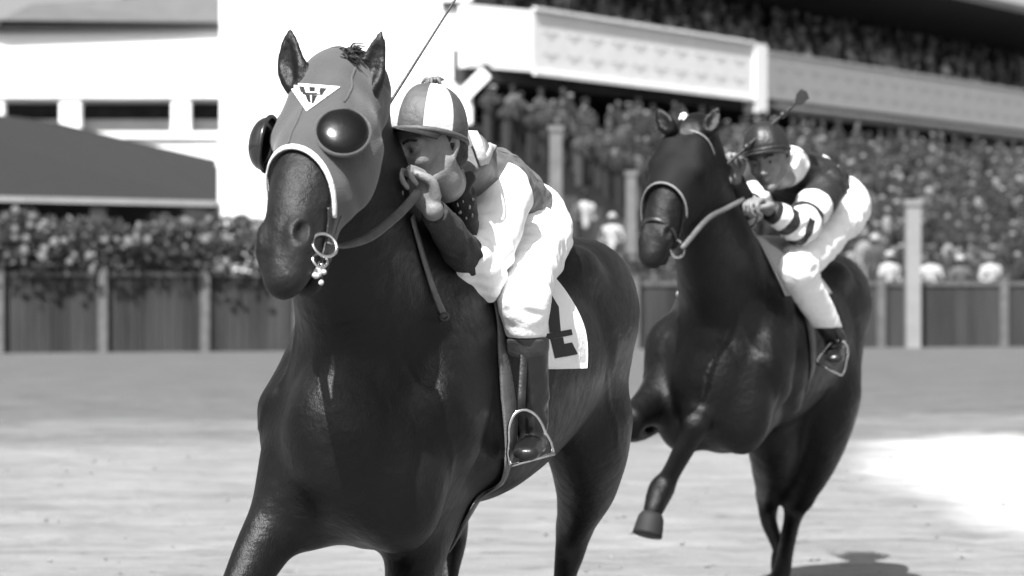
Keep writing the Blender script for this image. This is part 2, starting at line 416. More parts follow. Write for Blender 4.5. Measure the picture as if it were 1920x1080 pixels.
    for c_ in (-.03, 0, .03): S.chain([Q(.64, -.122, c_), Q(.58, -.119, c_), Q(.52, -.117, c_)], [(.022, .011), (.022, .009), (.012, .003)], w, .006, neg=True)
    for s in (-1, 1): S.chain([Q(.43, -.055, s * .060), Q(.49, -.07, s * .066), Q(.55, -.082, s * .062)], [.004, .007, .006], w, .012)
    # ears
    for s, (b_, mid, tip) in zip((-1, 1), C['ears']):
        d = nrm(np.array(tip) - np.array(b_)); fwd = nrm(C['ear_face'][0 if s < 0 else 1]); lat = nrm(np.cross(d, fwd))
        S.chain([b_, np.array(b_) * .5 + np.array(mid) * .5, mid, np.array(mid) * .4 + np.array(tip) * .6, tip], [(.034, .026), (.042, .026), (.036, .018), (.021, .011), (.004, .003)], lat, .015)
        S.chain([np.array(b_) * .7 + np.array(mid) * .3 + fwd * .024, np.array(mid) + fwd * .018, np.array(mid) * .5 + np.array(tip) * .5 + fwd * .010], [(.012, .016), (.020, .016), (.008, .008)], lat, .01, neg=True)
    for s in (-1, 1):                    # veins standing out on shoulder, belly, neck and face
        for vn, rv_ in (([H(.54, s * .17, 1.30), H(.52, s * .22, 1.16), H(.47, s * .26, 1.04), H(.42, s * .29, .94), H(.36, s * .28, .84)], .0065), ([H(.47, s * .26, 1.04), H(.38, s * .30, 1.02), H(.30, s * .31, .95)], .005),
                        ([H(.10, s * .3, .98), H(-.1, s * .3, .93), H(-.3, s * .3, .92), H(-.5, s * .28, .96)], .0065), ([H(-.72, s * .3, 1.16), H(-.82, s * .3, 1.02), H(-.86, s * .3, .9)], .006),
                        ([Q(.24, -.07, s * .085), Q(.31, -.05, s * .078), Q(.38, -.045, s * .066), Q(.44, -.03, s * .055)], .004), ([Q(.33, -.05, s * .075), Q(.38, -.075, s * .07), Q(.43, -.09, s * .06)], .0035)):
            P_ = S.snapN(crom(vn, 3), -.0015); S.chain(P_, [rv_ * .7] + [rv_] * (len(P_) - 2) + [rv_ * .4], Lv, .009, 2)
    S.warp = lambda P: wav(P, [((.6, .5, .6), 21, .3, 1), ((-.5, .7, .4), 33, 1.2, .7), ((.3, -.4, .85), 47, 2.2, .5)], .0011)
    rt = thing(C['name'], C['label'], 'horse', (O[0], O[1], 0), group=None)
    Vm, Fm = S.mesh(C['h'], smooth=4)
    cen = Vm[Fm].mean(1); q_ = (cen - h0) / hl; aa, bb, cc = q_ @ u, q_ @ v, q_ @ w; near = (np.abs(cc) < .14) & (np.abs(bb + .06) < .2)
    mi = np.where((aa > .12) & (aa < .70) & near, 1, 0)
    for s in (-1, 1):
        e_ = (cen - Q(.524, -.008, s * .070)) / hl; mi[(((e_ @ u) / .0285) ** 2 + ((e_ @ nrm(v - s * .8 * w)) / .0185) ** 2 + ((e_ @ nrm(w + s * .8 * v)) / .026) ** 2 < 1) & (mi == 1)] = 2
    mi[(mi == 1) & (np.abs(bb + .119 + .1 * np.abs(aa - .58)) < .010) & (aa > .53)] = 2
    body = mk('body', Vm, Fm, [C['coat'], C['face'], M['nostril']], rt, True, mi)
    print(C['label'], len(Vm))
    # hooves
    for hf in C['hooves']:
        a, d = np.array(hf[0]), nrm(hf[1]); g = MB(); rr = [.036, .045, .049, .052, .053, .044]; tt = [-.018, .0, .03, .062, .075, .078]; rr = [q * C.get('hoof_s', 1) for q in rr]
        g.tube([a + d * t for t in tt], rr, 20); g.build('hoof', M['hoof'], rt, True)
    # eyes
    for s in (-1, 1):
        g = MB(); g.ball(Q(.185, -.035, s * .083), .021, 16, 12); g.build('eye', M['eye'], rt, True)
    # mane and tail: many flat locks
    R = random.Random(3)
    g = MB()
    mp = crom([np.array(p) for p in C['mane']], 10)
    ts = [R.random() * (len(mp) - 1.01) for _ in range(220)]
    n0s = S.snapN([mp[int(t)] + (mp[int(t) + 1] - mp[int(t)]) * (t - int(t)) for t in ts], 0)
    for n0 in n0s:
        sdv = Lv * C.get('mane_side', -1)
        L_ = R.uniform(.06, .13); out = nrm(sdv * R.uniform(.4, 1) + Z * R.uniform(.1, .5) - Fd * R.uniform(.1, .6))
        pts = crom([n0, n0 + out * L_ * .35 + Z * .015, n0 + out * L_ * .7 - Z * L_ * .15, n0 + out * L_ * .8 - Z * L_ * .55], 3)
        g.tube(pts, [.006, .006, .0055, .005, .005, .004, .004, .003, .002, .001], 4)
    g.build('mane', M['hair'], rt, True)
    g = MB(); t0 = np.array(C['tail'][0])
    tp = crom(C['tail'], 6)
    for i in range(150):
        o1 = np.array([R.gauss(0, 1), R.gauss(0, 1), R.gauss(0, 1)]); m_ = len(tp)
        pts = [tp[q] + o1 * (.012 + .045 * math.sin(math.pi * min(q / (m_ - 1), 1) * .8)) for q in range(0, m_, 2)]
        g.tube(pts, [.008 * (1 - .8 * q / len(pts)) for q in range(len(pts))], 4)
    g.build('tail', M['hair'], rt, True)
    return dict(rt=rt, S=S, HS=HS, H=H, Q=Q, A=A, F=Fd, L=Lv, hl=hl, body=body)
C_HEAD = [(-.005, -.055, .072, .065), (.06, -.05, .090, .083), (.14, -.05, .104, .092), (.24, -.048, .100, .102), (.36, -.048, .088, .098), (.47, -.058, .072, .080), (.55, -.066, .066, .064), (.60, -.070, .059, .052), (.62, -.072, .044, .04)]

def ray(px, py):                         # the line of sight through a pixel
    p = W(px, py, 1.); o = np.array([0, 0, CH]); return o, nrm(p - o)
def on(shape, px, py, off=0.):
    o, d = ray(px, py); return shape.trace(o, d, 30, off)

# ------------------------------------------------------------------ first horse
P1 = lambda px, py, Y: W(px, py, Y)
H1 = dict(name='racehorse', label='dark leading racehorse in a pale hood with blinkers and a numbered saddle cloth', h=.0072, coat=M['coat'], face=M['face1'],
    O=(-.238, 6.781, 0), F=(-.3665, -.9304, 0), yaw=40,
    poll=P1(624, 137, 5.96), muzzle=P1(500, 497, 5.60),
    neck=[(.10, 0, 1.28, .18, .30), (.26, 0, 1.34, .20, .31), (.42, 0.01, 1.47, .175, .28), (.57, .05, 1.64, .135, .21), (.68, .08, 1.77, .092, .155)],
    ears=[(P1(556, 162, 5.93), P1(545, 112, 5.94), P1(543, 52, 5.95)), (P1(680, 180, 5.93), P1(699, 122, 5.94), P1(717, 54, 5.95))],
    ear_face=[(-.35, -1, -.1), (-.1, -1, -.1)],
    fore=[[(P1(600, 820, 6.5), .13), (P1(575, 885, 6.45), (.105, .12)), (P1(520, 980, 6.38), (.076, .09)), (P1(465, 1080, 6.3), (.058, .068)), (P1(432, 1160, 6.22), .052),
           (P1(415, 1210, 6.2), .046), (P1(405, 1290, 6.2), .033), (P1(395, 1390, 6.19), .032), (P1(390, 1440, 6.18), .042), (P1(380, 1510, 6.14), .034), (P1(376, 1540, 6.12), .034)],
          [(P1(815, 820, 6.62), .13), (P1(806, 925, 6.66), (.10, .13)), (P1(785, 1010, 6.6), (.085, .1)), (P1(770, 1100, 6.5), (.066, .08)), (P1(765, 1180, 6.4), .052),
           (P1(768, 1230, 6.42), .046), (P1(772, 1290, 6.55), .033), (P1(776, 1350, 6.68), .032), (P1(776, 1380, 6.74), .042), (P1(772, 1400, 6.84), .034), (P1(772, 1405, 6.88), .034)]],
    hooves=[(P1(374, 1548, 6.11), (-.15, -.25, -.9)), (P1(772, 1408, 6.9), (0, .9, -.4))],
    hind=[[(P1(1080, 700, 7.62), (.14, .22)), (P1(1100, 800, 7.6), (.138, .17)), (P1(1102, 900, 7.72), (.10, .12)), (P1(1078, 985, 7.86), (.055, .07)),
           (P1(1068, 1035, 7.86), (.048, .05)), (P1(1058, 1090, 7.8), .036), (P1(1045, 1190, 7.62), .034), (P1(1042, 1230, 7.55), .043), (P1(1034, 1290, 7.45), .035), (P1(1032, 1310, 7.42), .035)],
          [(P1(850, 700, 7.45), (.125, .2)), (P1(830, 800, 7.5), (.12, .17)), (P1(835, 885, 7.7), (.08, .11)), (P1(850, 960, 8.0), (.05, .065)),
           (P1(850, 1010, 8.1), (.045, .05)), (P1(840, 1080, 8.0), .034), (P1(830, 1160, 7.9), .033), (P1(828, 1190, 7.86), .042), (P1(822, 1240, 7.8), .034), (P1(820, 1262, 7.78), .034)]],
    mane=[], tail=[], mane_side=-1)
H1['hooves'] += [(P1(1031, 1316, 7.40), (-.05, -.5, -.85)), (P1(820, 1268, 7.77), (0, -.5, -.85))]
_O, _F = np.array(H1['O']), nrm(H1['F']); _L = np.array([-_F[1], _F[0], 0])
hh = lambda f, l, z: _O + f * _F + l * _L + np.array([0, 0, z])
H1['mane'] = [hh(.12, 0, 1.62), hh(.3, 0, 1.70), hh(.46, 0.03, 1.80), hh(.62, .08, 1.92)]
H1['tail'] = [hh(-1.15, 0, 1.40), hh(-1.34, -.04, 1.40), hh(-1.56, -.1, 1.26), hh(-1.72, -.16, 1.05), hh(-1.86, -.2, .85)]
R1 = build_horse(H1)
# ------------------------------------------------------------------ hood, bridle and saddle cloth of the first horse
def around(Q, HS, a_of, phis, b0=-.06, off=0.):
    P = []
    for ph in phis: P.append((Q(a_of(ph), b0, 0), nrm(Q(0, math.cos(ph), math.sin(ph)) - Q(0, 0, 0))))
    O = np.array([p[0] + p[1] * .3 for p in P]); D = np.array([-p[1] for p in P])
    return HS.traceN(O, D, off)
def patch(shape, rows, off, name, m, parent, th=0.):      # rows: grid of pixels laid on a surface
    G = [[ray(*c) for c in r] for r in rows]; n, k = len(rows), len(rows[0])
    P = shape.traceN([c[0] for r in G for c in r], [c[1] for r in G for c in r], off); ok = np.abs(shape.ev(P) - off) < .05
    F = [f for f in [(i * k + j, i * k + j + 1, (i + 1) * k + j + 1, (i + 1) * k + j) for i in range(n - 1) for j in range(k - 1)] if all(ok[q] for q in f)]
    if not F: return None
    if th:
        B = P - shape.gradN(P) * th; N_ = len(P); F += [tuple(q + N_ for q in f[::-1]) for f in F]
        bd = [(0, j) for j in range(k)] + [(i, k - 1) for i in range(1, n)] + [(n - 1, j) for j in range(k - 2, -1, -1)] + [(i, 0) for i in range(n - 2, 0, -1)]
        bi = [i * k + j for i, j in bd]
        for q in range(len(bi)): a, b = bi[q], bi[(q + 1) % len(bi)]; F.append((b, a, a + N_, b + N_))
        P = np.vstack([P, B])
    return mk(name, P, F, m, parent)
def quad_rows(A, B, C_, D, n, m):        # bilinear grid of a four-cornered pixel region
    A, B, C_, D = [np.array(q, float) for q in (A, B, C_, D)]
    return [[tuple((A * (1 - v) + D * v) * (1 - u) + (B * (1 - v) + C_ * v) * u) for u in np.linspace(0, 1, m)] for v in np.linspace(0, 1, n)]

Q, HS, S, rt, H = R1['Q'], R1['HS'], R1['S'], R1['rt'], R1['H']
u_, v_, w_ = R1['A']; hl = R1['hl']
def head_co(P):
    q = (P - Q(0, 0, 0)) / hl; return q @ u_, q @ v_, q @ w_
abound = lambda ph: np.minimum(.305 + .105 * (1 - np.cos(ph)) + .30 * np.maximum(np.abs(ph) - 1.85, 0), .50)
HOOD = Shape(); HOOD.ops = list(HS.ops); HOOD.chain([Q(.02, -.02, 0), Q(-.02, -.10, 0)], [(.07, .08), (.08, .11)], w_, .05); HOOD.warp = lambda P: wav(P, [((.5, .3, .8), 60, .3, 1), ((-.7, .2, .5), 85, 1.2, .6)], .0014)
def hclip(P):
    a, b, c = head_co(P); ph = np.arctan2(c, b + .06)
    f = (a - abound(ph)) * hl
    g = (-.075 - a + .75 * np.maximum(c - .012, 0)) * hl; g = np.maximum(g, np.where(a < .10, -.15 - b - .9 * np.maximum(a, 0), -1) * hl)
    return np.maximum(f, g)
Vm, Fm = HOOD.mesh(.005, clip=hclip, infl=.009, smooth=2); hood = mk('hood', Vm, Fm, M['hood'], rt)
phs = np.radians(np.linspace(-95, 102, 44))
g = MB(); V, F = ribbon(around(Q, HS, abound, phs, off=.009), HS.gradN(around(Q, HS, abound, phs, off=.009)), .015, .004); g.add(V, F); g.build('hood_piping', M['trim'], hood, True)
# blinker cups
for s, cen in ((-1, Q(.215, .012, -.122)), (1, Q(.235, .006, .106))):
    ax = nrm(w_ * s * (.62 if s > 0 else .95) + v_ * (.75 if s > 0 else .45)); e1 = nrm(u_ - ax * np.dot(u_, ax)); e2 = np.cross(ax, e1); g = MB()
    V = []; nA, nR = 28, 8
    for j in range(nR + 1):
        th = math.pi / 2 * j / nR; rr = math.sin(th); hgt = math.cos(th)
        for i in range(nA):
            a = 2 * math.pi * i / nA; V.append(cen + (e1 * math.cos(a) * .068 + e2 * math.sin(a) * .062) * rr + ax * (.030 if s > 0 else .045) * hgt ** .8)
    Fq = [(j * nA + i, j * nA + (i + 1) % nA, (j + 1) * nA + (i + 1) % nA, (j + 1) * nA + i) for j in range(nR) for i in range(nA)]
    g.add(V, Fq); ec = g.build('eye_cup', M['cup'] if s < 0 else M['mesh_cup'], hood, True)
    g = MB(); g.tube([cen + e1 * math.cos(a) * .069 + e2 * math.sin(a) * .063 for a in np.linspace(0, 2 * math.pi, 30, endpoint=False)], .0055, 8, closed=True)
    g.build('cup_rim', M['hood'] if s > 0 else M['cup'], ec, True)
# triangle patch with its marks
tri = [(537, 154), (638, 162), (574, 208)]
def tri_rows(T, n=9):
    A, B, C_ = [np.array(t, float) for t in T]
    return [[tuple((A * (1 - v) + C_ * v) * (1 - u) + (B * (1 - v) + C_ * v) * u) for u in np.linspace(0, 1, n)] for v in np.linspace(0, .995, n)]
emb = patch(HOOD, tri_rows(tri), .0115, 'emblem', M['white'], hood)
tc_ = np.array([583., 172.]); inner = [tuple(tc_ + (np.array(t) - tc_) * .72) for t in tri]
patch(HOOD, tri_rows(inner), .0122, 'emblem_field', M['trim'], emb)
for A, B, C_, D in [((560, 161), (570, 162), (573, 173), (563, 172)), ((579, 162), (591, 163), (590, 171), (580, 171)), ((600, 164), (613, 165), (606, 174), (598, 173)), ((566, 173), (606, 174), (604, 178), (568, 177)), ((572, 178), (581, 178), (583, 193), (577, 190)), ((584, 178), (595, 178), (588, 192), (584, 194))]:
    patch(HOOD, quad_rows(A, B, C_, D, 3, 3), .013, 'emblem_mark', M['leather'], emb)
sm_ = HOOD.snapN(np.array([Q(a, .03, .0) for a in np.linspace(.10, .29, 24)]), .0095); g = MB(); V, F = ribbon(sm_, HOOD.gradN(sm_), .006, .0016); g.add(V, F); g.build('seam', M['hood'], hood, True)
for s in (-1, 1):
    sm_ = HOOD.snapN(crom([Q(-.01, .0, s * .06), Q(.10, .01, s * .075), Q(.16, .01, s * .08)], 8), .0095); g = MB(); V, F = ribbon(sm_, HOOD.gradN(sm_), .005, .0016); g.add(V, F); g.build('seam', M['hood'], hood, True)
# forelock
g = MB(); R = random.Random(5)
for i in range(90):
    p0 = Q(-.02 + R.uniform(-.02, .02), .02, R.uniform(-.01, .075)); d = nrm(w_ * R.uniform(.3, 1) + v_ * R.uniform(.0, .3) + u_ * R.uniform(-.2, .5)); L_ = R.uniform(.02, .05)
    g.tube(crom([p0, p0 + d * L_ * .5 + v_ * .012, p0 + d * L_ - v_ * .006], 3), [.004, .004, .003, .003, .002, .002, .001], 4)
g.build('forelock', M['hair'], rt, True)
# bridle
br = None
def ring(c, n_, r, t, m, name, parent, sq=(1, 1)):
    n_ = nrm(n_); e = nrm(np.cross(n_, (0, 0, 1))); f_ = np.cross(n_, e); g = MB()
    g.tube([np.array(c) + e * math.cos(a) * r * sq[0] + f_ * math.sin(a) * r * sq[1] for a in np.linspace(0, 2 * math.pi, 26, endpoint=False)], t, 8, closed=True)
    return g.build(name, m, parent, True)
g = MB(); P = HS.snapN(crom([Q(.40, -.04, -.08), Q(.45, -.07, -.07), Q(.545, -.10, -.06)], 6), .006); V, F = ribbon(P, HS.gradN(P), .016, .004); g.add(V, F)
bridle = g.build('bridle', M['leather'], rt, True)
g = MB(); P = HS.snapN(crom([Q(.42, -.05, .075), Q(.45, -.07, .07), Q(.5, -.09, .06), Q(.545, -.10, .06)], 6), .006); V, F = ribbon(P, HS.gradN(P), .016, .004); g.add(V, F); g.build('cheek_strap', M['leather'], bridle, True)
g = MB(); P = HS.snapN(crom([Q(.40, -.10, .07), Q(.455, -.125, .06), Q(.50, -.15, .03), Q(.51, -.16, 0)], 6), .006); V, F = ribbon(P, HS.gradN(P), .015, .004); g.add(V, F); g.build('throat_strap', M['leather'], bridle, True)
bitp = on(HS, 598, 462); bitp = bitp + w_ * .016
bit = ring(bitp, w_ * .8 + v_ * .5, .030, .0042, M['steel'], 'bit_ring', bridle)
ring(on(HS, 592, 490) + w_ * .012, w_ * .8 + v_ * .5, .018, .0035, M['steel'], 'chin_chain_ring', bridle)
ring(Q(.545, -.10, -.072), w_, .030, .0042, M['steel'], 'bit_ring', bridle)
g = MB(); R = random.Random(9)
for i in range(9):
    p = Q(.548 + .006 * (i % 3), -.105 - .004 * (i // 3), .045 + .006 * (i % 4)); g.ball(p, .0062, 8, 6)
g.build('curb_chain', M['steel'], bridle, True)
g = MB()
for i in range(6): g.ball(Q(.634 - .0012 * (i - 2.5) ** 2, -.094, -.022 + .009 * i), (.005, .005, .006), 8, 6)  # pale beads stand in for the glint on the lower lip
g.build('teeth_and_glint', M['tooth_and_glint'], rt, True)
g = MB(); R = random.Random(31)
for i in range(26): g.ball(Q(.575 + R.gauss(0, .010), -.108 + R.gauss(0, .006), .058 + R.gauss(0, .004)), R.uniform(.003, .007), 8, 6)
g.build('foam', mat('foam', .55, .5, bump=.4, bscale=200), rt, True)
# breast strap down the neck
def pxs(shape, pts, off): 
    rr = [ray(*p) for p in pts]; return shape.traceN([r[0] for r in rr], [r[1] for r in rr], off)
g = MB(); P = crom(pxs(S, [(772, 405), (784, 450), (800, 505), (817, 555), (834, 594)], .004), 6); P = S.snapN(P, .004); V, F = ribbon(P, S.gradN(P), .024, .004); g.add(V, F)
g.build('yoke_strap', M['pale_leather'], rt, True)
ring(P[-1] + np.array([0, -.012, 0]), (0, -1, 0), .010, .003, M['leather'], 'strap_ring', rt)
# saddle cloth: wraps the back
def cloth(H_, S_, f0, f1, zc, th0, th1, off, m, name, parent, taper=0., nf=26, nth=60, thick=.005):
    P = []; D = []
    for i in range(nf):
        for j in range(nth):
            th = th0 + (th1 - th0) * j / (nth - 1); f = f0 + (f1 - f0) * i / (nf - 1)
            f += taper * abs(math.sin(th)) ** 2 * i / (nf - 1)
            c = H_(f, 0, zc); d = nrm(H_(0, math.sin(th), math.cos(th)) - H_(0, 0, 0)); P.append(c + d * .8); D.append(-d)
    P = S_.traceN(P, D, off); N_ = S_.gradN(P); n = len(P)
    F = [(i * nth + j, (i + 1) * nth + j, (i + 1) * nth + j + 1, i * nth + j + 1) for i in range(nf - 1) for j in range(nth - 1)]
    bd = [(0, j) for j in range(nth)] + [(i, nth - 1) for i in range(1, nf)] + [(nf - 1, j) for j in range(nth - 2, -1, -1)] + [(i, 0) for i in range(nf - 2, 0, -1)]
    bi = [i * nth + j for i, j in bd]; F2 = F + [tuple(q + n for q in f[::-1]) for f in F]
    for q in range(len(bi)): a, b = bi[q], bi[(q + 1) % len(bi)]; F2.append((b, a, a + n, b + n))
    return mk(name, np.vstack([P + N_ * thick, P]), F2, m, parent)
# ------------------------------------------------------------------ people
def hframe(fw, up):
    fw = nrm(fw); up = np.asarray(up, float); up = nrm(up - fw * np.dot(up, fw)); return fw, up, np.cross(fw, up)
def add_head(S, C, fw, up, s=1.):
    fw, up, r = hframe(fw, up); q = lambda a, b, c: C + s * (a * fw + b * up + c * r); A = (fw, up, r); R_ = lambda *x: tuple(np.array(x) * s)
    S.ell(q(-.012, .01, 0), R_(.098, .092, .076), A, .02)
    S.chain([q(.045, -.01, 0), q(.048, -.06, 0), q(.052, -.10, 0)], [(.060 * s, .052 * s), (.046 * s, .046 * s), (.026 * s, .032 * s)], r, .025)
    for k in (-1, 1):
        S.chain([q(-.005, -.055, k * .058), q(.025, -.092, k * .044), q(.068, -.118, k * .014)], [.018 * s, .014 * s, .014 * s], r, .016)
        S.ell(q(.066, -.046, k * .040), R_(.024, .022, .022), A, .02)
        S.chain([q(.090, .0, k * .012), q(.080, .002, k * .048)], [.011 * s, .009 * s], up, .014)
        S.ell(q(.098, -.022, k * .031), R_(.016, .012, .018), A, .012, neg=True)
        S.ell(q(.079, -.023, k * .031), R_(.012, .0105, .0125), A, .003)
        S.chain([q(.089, -.0135, k * .019), q(.0905, -.0125, k * .032), q(.084, -.017, k * .044)], [.0035 * s] * 3, up, .003)
        S.ell(q(.108, -.062, k * .012), R_(.011, .008, .009), A, .006)
        S.chain([q(-.012, -.01, k * .074), q(-.018, .0, k * .082), q(-.022, -.02, k * .084), q(-.012, -.055, k * .074)], [.006 * s, .008 * s, .008 * s, .006 * s], fw, .004)
    S.chain([q(.092, -.008, 0), q(.106, -.035, 0), q(.120, -.057, 0)], [.009 * s, .010 * s, .0115 * s], r, .010)
    S.chain([q(.092, -.081, -.022), q(.104, -.078, 0), q(.092, -.081, .022)], [.004 * s, .007 * s, .004 * s], up, .005)
    S.chain([q(.090, -.090, -.02), q(.101, -.091, 0), q(.090, -.090, .02)], [.004 * s, .0075 * s, .004 * s], up, .005)
    S.chain([q(.096, -.0855, -.024), q(.112, -.0845, 0), q(.096, -.0855, .024)], [.0025 * s] * 3, up, .004, neg=True)
    S.ell(q(.076, -.122, 0), R_(.02, .017, .022), A, .015)
    return q, (fw, up, r)
def add_hand(S, wr, fwd, n_, side, curl=(55, 80, 45), s=1., spread=1., thumb=1.):
    fwd = nrm(fwd); n_ = nrm(np.array(n_) - fwd * np.dot(n_, fwd)); side = np.array(side, float); sd_ = nrm(np.cross(fwd, n_)); sd_ = sd_ if np.dot(sd_, side) > 0 else -sd_
    wr = np.array(wr, float)
    S.chain([wr, wr + fwd * .03 * s, wr + fwd * .06 * s, wr + fwd * .085 * s], [(.024 * s, .018 * s), (.032 * s, .017 * s), (.038 * s, .016 * s), (.037 * s, .012 * s)], sd_, .012)
    for i, (o, l) in enumerate(((.028, .95), (.0095, 1.05), (-.0095, 1.), (-.028, .82))):
        p = wr + (fwd * (.088 - .004 * abs(i - 1)) + sd_ * o * spread) * s; a = 0; P = [p - fwd * .012 * s, p]
        for q_, L_ in enumerate((.042, .027, .022)):
            a += math.radians(curl[q_] + (2 - i) * 3 * (q_ == 0)); d = fwd * math.cos(a) + n_ * math.sin(a); p = p + d * L_ * l * s; P.append(p)
        S.chain(P, [.0085 * s, .0092 * s, .0085 * s, .0078 * s, .0066 * s], sd_, .0015, 5)
    b = wr + (fwd * .022 + sd_ * .026) * s
    P = [b, b + (fwd * .028 + sd_ * .020 + n_ * .010) * s, b + (fwd * .055 + sd_ * .014 * thumb + n_ * .026) * s, b + (fwd * .074 + sd_ * .0 * thumb + n_ * .036) * s]
    S.chain(P, [.015 * s, .0125 * s, .0105 * s, .008 * s], sd_, .006, 5)
    return sd_
def arm(S, sh, el_, wr, r=(.062, .05, .043, .043, .03, .024), k=.03):
    sh, el_, wr = map(np.array, (sh, el_, wr))
    S.chain([sh, sh * .5 + el_ * .5, el_], [r[0], r[1], r[2]], (1, 0, 0), k); S.chain([el_, el_ * .6 + wr * .4, wr], [r[2], r[3], r[5]], (1, 0, 0), k)
def cap_mesh(C_, fw, up, s, mats, parent, name='cap', band=None, peak=(.075, .10), pm=1, H_=.115, tilt=0., npan=8, pat=(0, 1), rx=.104, ry=.088, a_off=0):
    """eight-panel silk cap with peak, band and button"""
    fw, up, r = hframe(fw, up); V = []; F = []; mi = []; nA, nR = 72, 12
    for j in range(nR + 1):
        th = (math.pi / 2 + .18) * j / nR
        for i in range(nA):
            a = 2 * math.pi * i / nA; puff = 1 + .018 * math.cos(a * npan) * math.sin(th) + .012 * math.sin(5 * a + 3 * th)
            rr = math.sin(th) ** .82 * puff * (1 if j < nR else .965)
            V.append(C_ + s * (fw * math.cos(a) * rx * rr + r * math.sin(a) * ry * rr + up * H_ * (math.cos(th) if th < math.pi / 2 else math.cos(th) * .9)))
    for j in range(nR):
        for i in range(nA):
            F.append((j * nA + i, j * nA + (i + 1) % nA, (j + 1) * nA + (i + 1) % nA, (j + 1) * nA + i)); p_ = int(((a_off + 360 * (i + .5) / nA) % 360) / (360 / npan))
            mi.append(pat[p_ % len(pat)])
    cp = mk(name, V, F, mats, parent, True, mi)
    z0 = math.cos(math.pi / 2 + .18) * .9 * H_
    g = MB(); g.tube([C_ + s * (fw * math.cos(a) * rx * .985 + r * math.sin(a) * ry * .985 + up * (z0 + .004)) for a in np.linspace(0, 2 * math.pi, 48, endpoint=False)], .008 * s, 6, closed=True)
    g.build('cap_band', mats[band if band is not None else 1], cp, True)
    V = []; F = []; n1, n2 = 22, 6                     # peak
    for t_ in (0, 1):
        for j in range(n2 + 1):
            for i in range(n1 + 1):
                a = math.radians(-68 + 136 * i / n1); e = j / n2; ext = peak[0] * (math.cos(math.radians(-90 + 180 * i / n1) * .92) ** .6)
                V.append(C_ + s * (fw * (math.cos(a) * rx * .97 + e * ext) + r * math.sin(a) * ry * (.97 + .10 * e) + up * (z0 - peak[1] * e * e * .06 - .004 * e - (math.sin(a) ** 2) * .010 * e - .004 * t_)))
    K = (n1 + 1) * (n2 + 1); ix = lambda t_, j, i: t_ * K + j * (n1 + 1) + i
    for j in range(n2):
        for i in range(n1): F += [(ix(0, j, i), ix(0, j + 1, i), ix(0, j + 1, i + 1), ix(0, j, i + 1)), (ix(1, j, i), ix(1, j, i + 1), ix(1, j + 1, i + 1), ix(1, j + 1, i))]
    for i in range(n1): F.append((ix(0, n2, i), ix(1, n2, i), ix(1, n2, i + 1), ix(0, n2, i + 1)))
    for j in range(n2): F += [(ix(0, j, 0), ix(1, j, 0), ix(1, j + 1, 0), ix(0, j + 1, 0)), (ix(0, j, n1), ix(0, j + 1, n1), ix(1, j + 1, n1), ix(1, j, n1))]
    mk('cap_peak', V, F, mats[pm], cp, True)
    return cp, C_ + s * up * H_
def band_mat(name, a, b, cols, stops, rough=.7):
    """bands of cloth along the line a->b: colour index switches at each stop (metres)"""
    m = mat(name, cols[0], rough, bump=.25, bscale=90); t = m.node_tree; N = t.nodes.new; Lk = t.links.new; p = t.nodes['Principled BSDF']
    ge = N('ShaderNodeNewGeometry'); d = nrm(np.array(b) - np.array(a)); sb = N('ShaderNodeVectorMath'); sb.operation = 'SUBTRACT'; sb.inputs[1].default_value = tuple(a); Lk(ge.outputs['Position'], sb.inputs[0])
    dt = N('ShaderNodeVectorMath'); dt.operation = 'DOT_PRODUCT'; dt.inputs[1].default_value = tuple(d); Lk(sb.outputs[0], dt.inputs[0])
    mr = N('ShaderNodeMapRange'); L_ = stops[-1]; mr.inputs['From Max'].default_value = L_; Lk(dt.outputs['Value'], mr.inputs['Value'])
    cr = N('ShaderNodeValToRGB'); cr.color_ramp.interpolation = 'CONSTANT'; e = cr.color_ramp.elements; e[0].position = 0; e[0].color = (cols[0],) * 3 + (1,)
    e[1].position = stops[0] / L_; e[1].color = (cols[1],) * 3 + (1,)
    for i, st in enumerate(stops[1:-1]): q = e.new(st / L_); c = cols[i + 2]; q.color = (c, c, c, 1)
    Lk(mr.outputs[0], cr.inputs[0]); Lk(cr.outputs[0], p.inputs['Base Color']); return m
M['silk_w'] = mat('white_silk', .78, .55, var=.04, vscale=10, bump=.3, bscale=40, sheen=.1)
M['silk_g'] = mat('grey_silk', .115, .6, var=.1, vscale=14, bump=.3, bscale=60)
M['silk_l'] = mat('pale_silk', .46, .6, var=.08, vscale=14, bump=.3, bscale=60)
M['cuff'] = mat('knit_cuff', .028, .9, var=.2, vscale=60, bump=.6, bscale=260, stretch=(1, 1, .3))
M['breech'] = mat('white_breeches', .80, .7, var=.03, vscale=12, bump=.25, bscale=70)
M['boot'] = mat('black_boot', .010, .28, bump=.25, bscale=35, spec=.5)
M['boot_top'] = mat('boot_top', .035, .5, bump=.2, bscale=60, var=.3, vscale=20)
M['person_hair'] = mat('short_hair', .02, .6, bump=.8, bscale=250)
M['cap_dark'] = mat('cap_dark', .012, .45, bump=.25, bscale=80)
M['dots'] = mat('scarf_and_shade', .008, .7, bump=.4, bscale=60)
FOLD = [((.7, .4, .5), 70, .2, 1), ((-.4, .6, .7), 115, 1.7, .6), ((.2, -.7, .6), 170, 2.9, .35)]

def folds(c, rad, amp, dirs=FOLD):        # folds that gather near a joint
    c = np.array(c)
    return lambda P: wav(P, dirs, amp) * np.exp(-((P - c) ** 2).sum(1) / rad ** 2)
def plane(p, n_): p = np.array(p, float); n_ = nrm(n_); return lambda P: (P - p) @ n_      # keeps the side the normal points away from

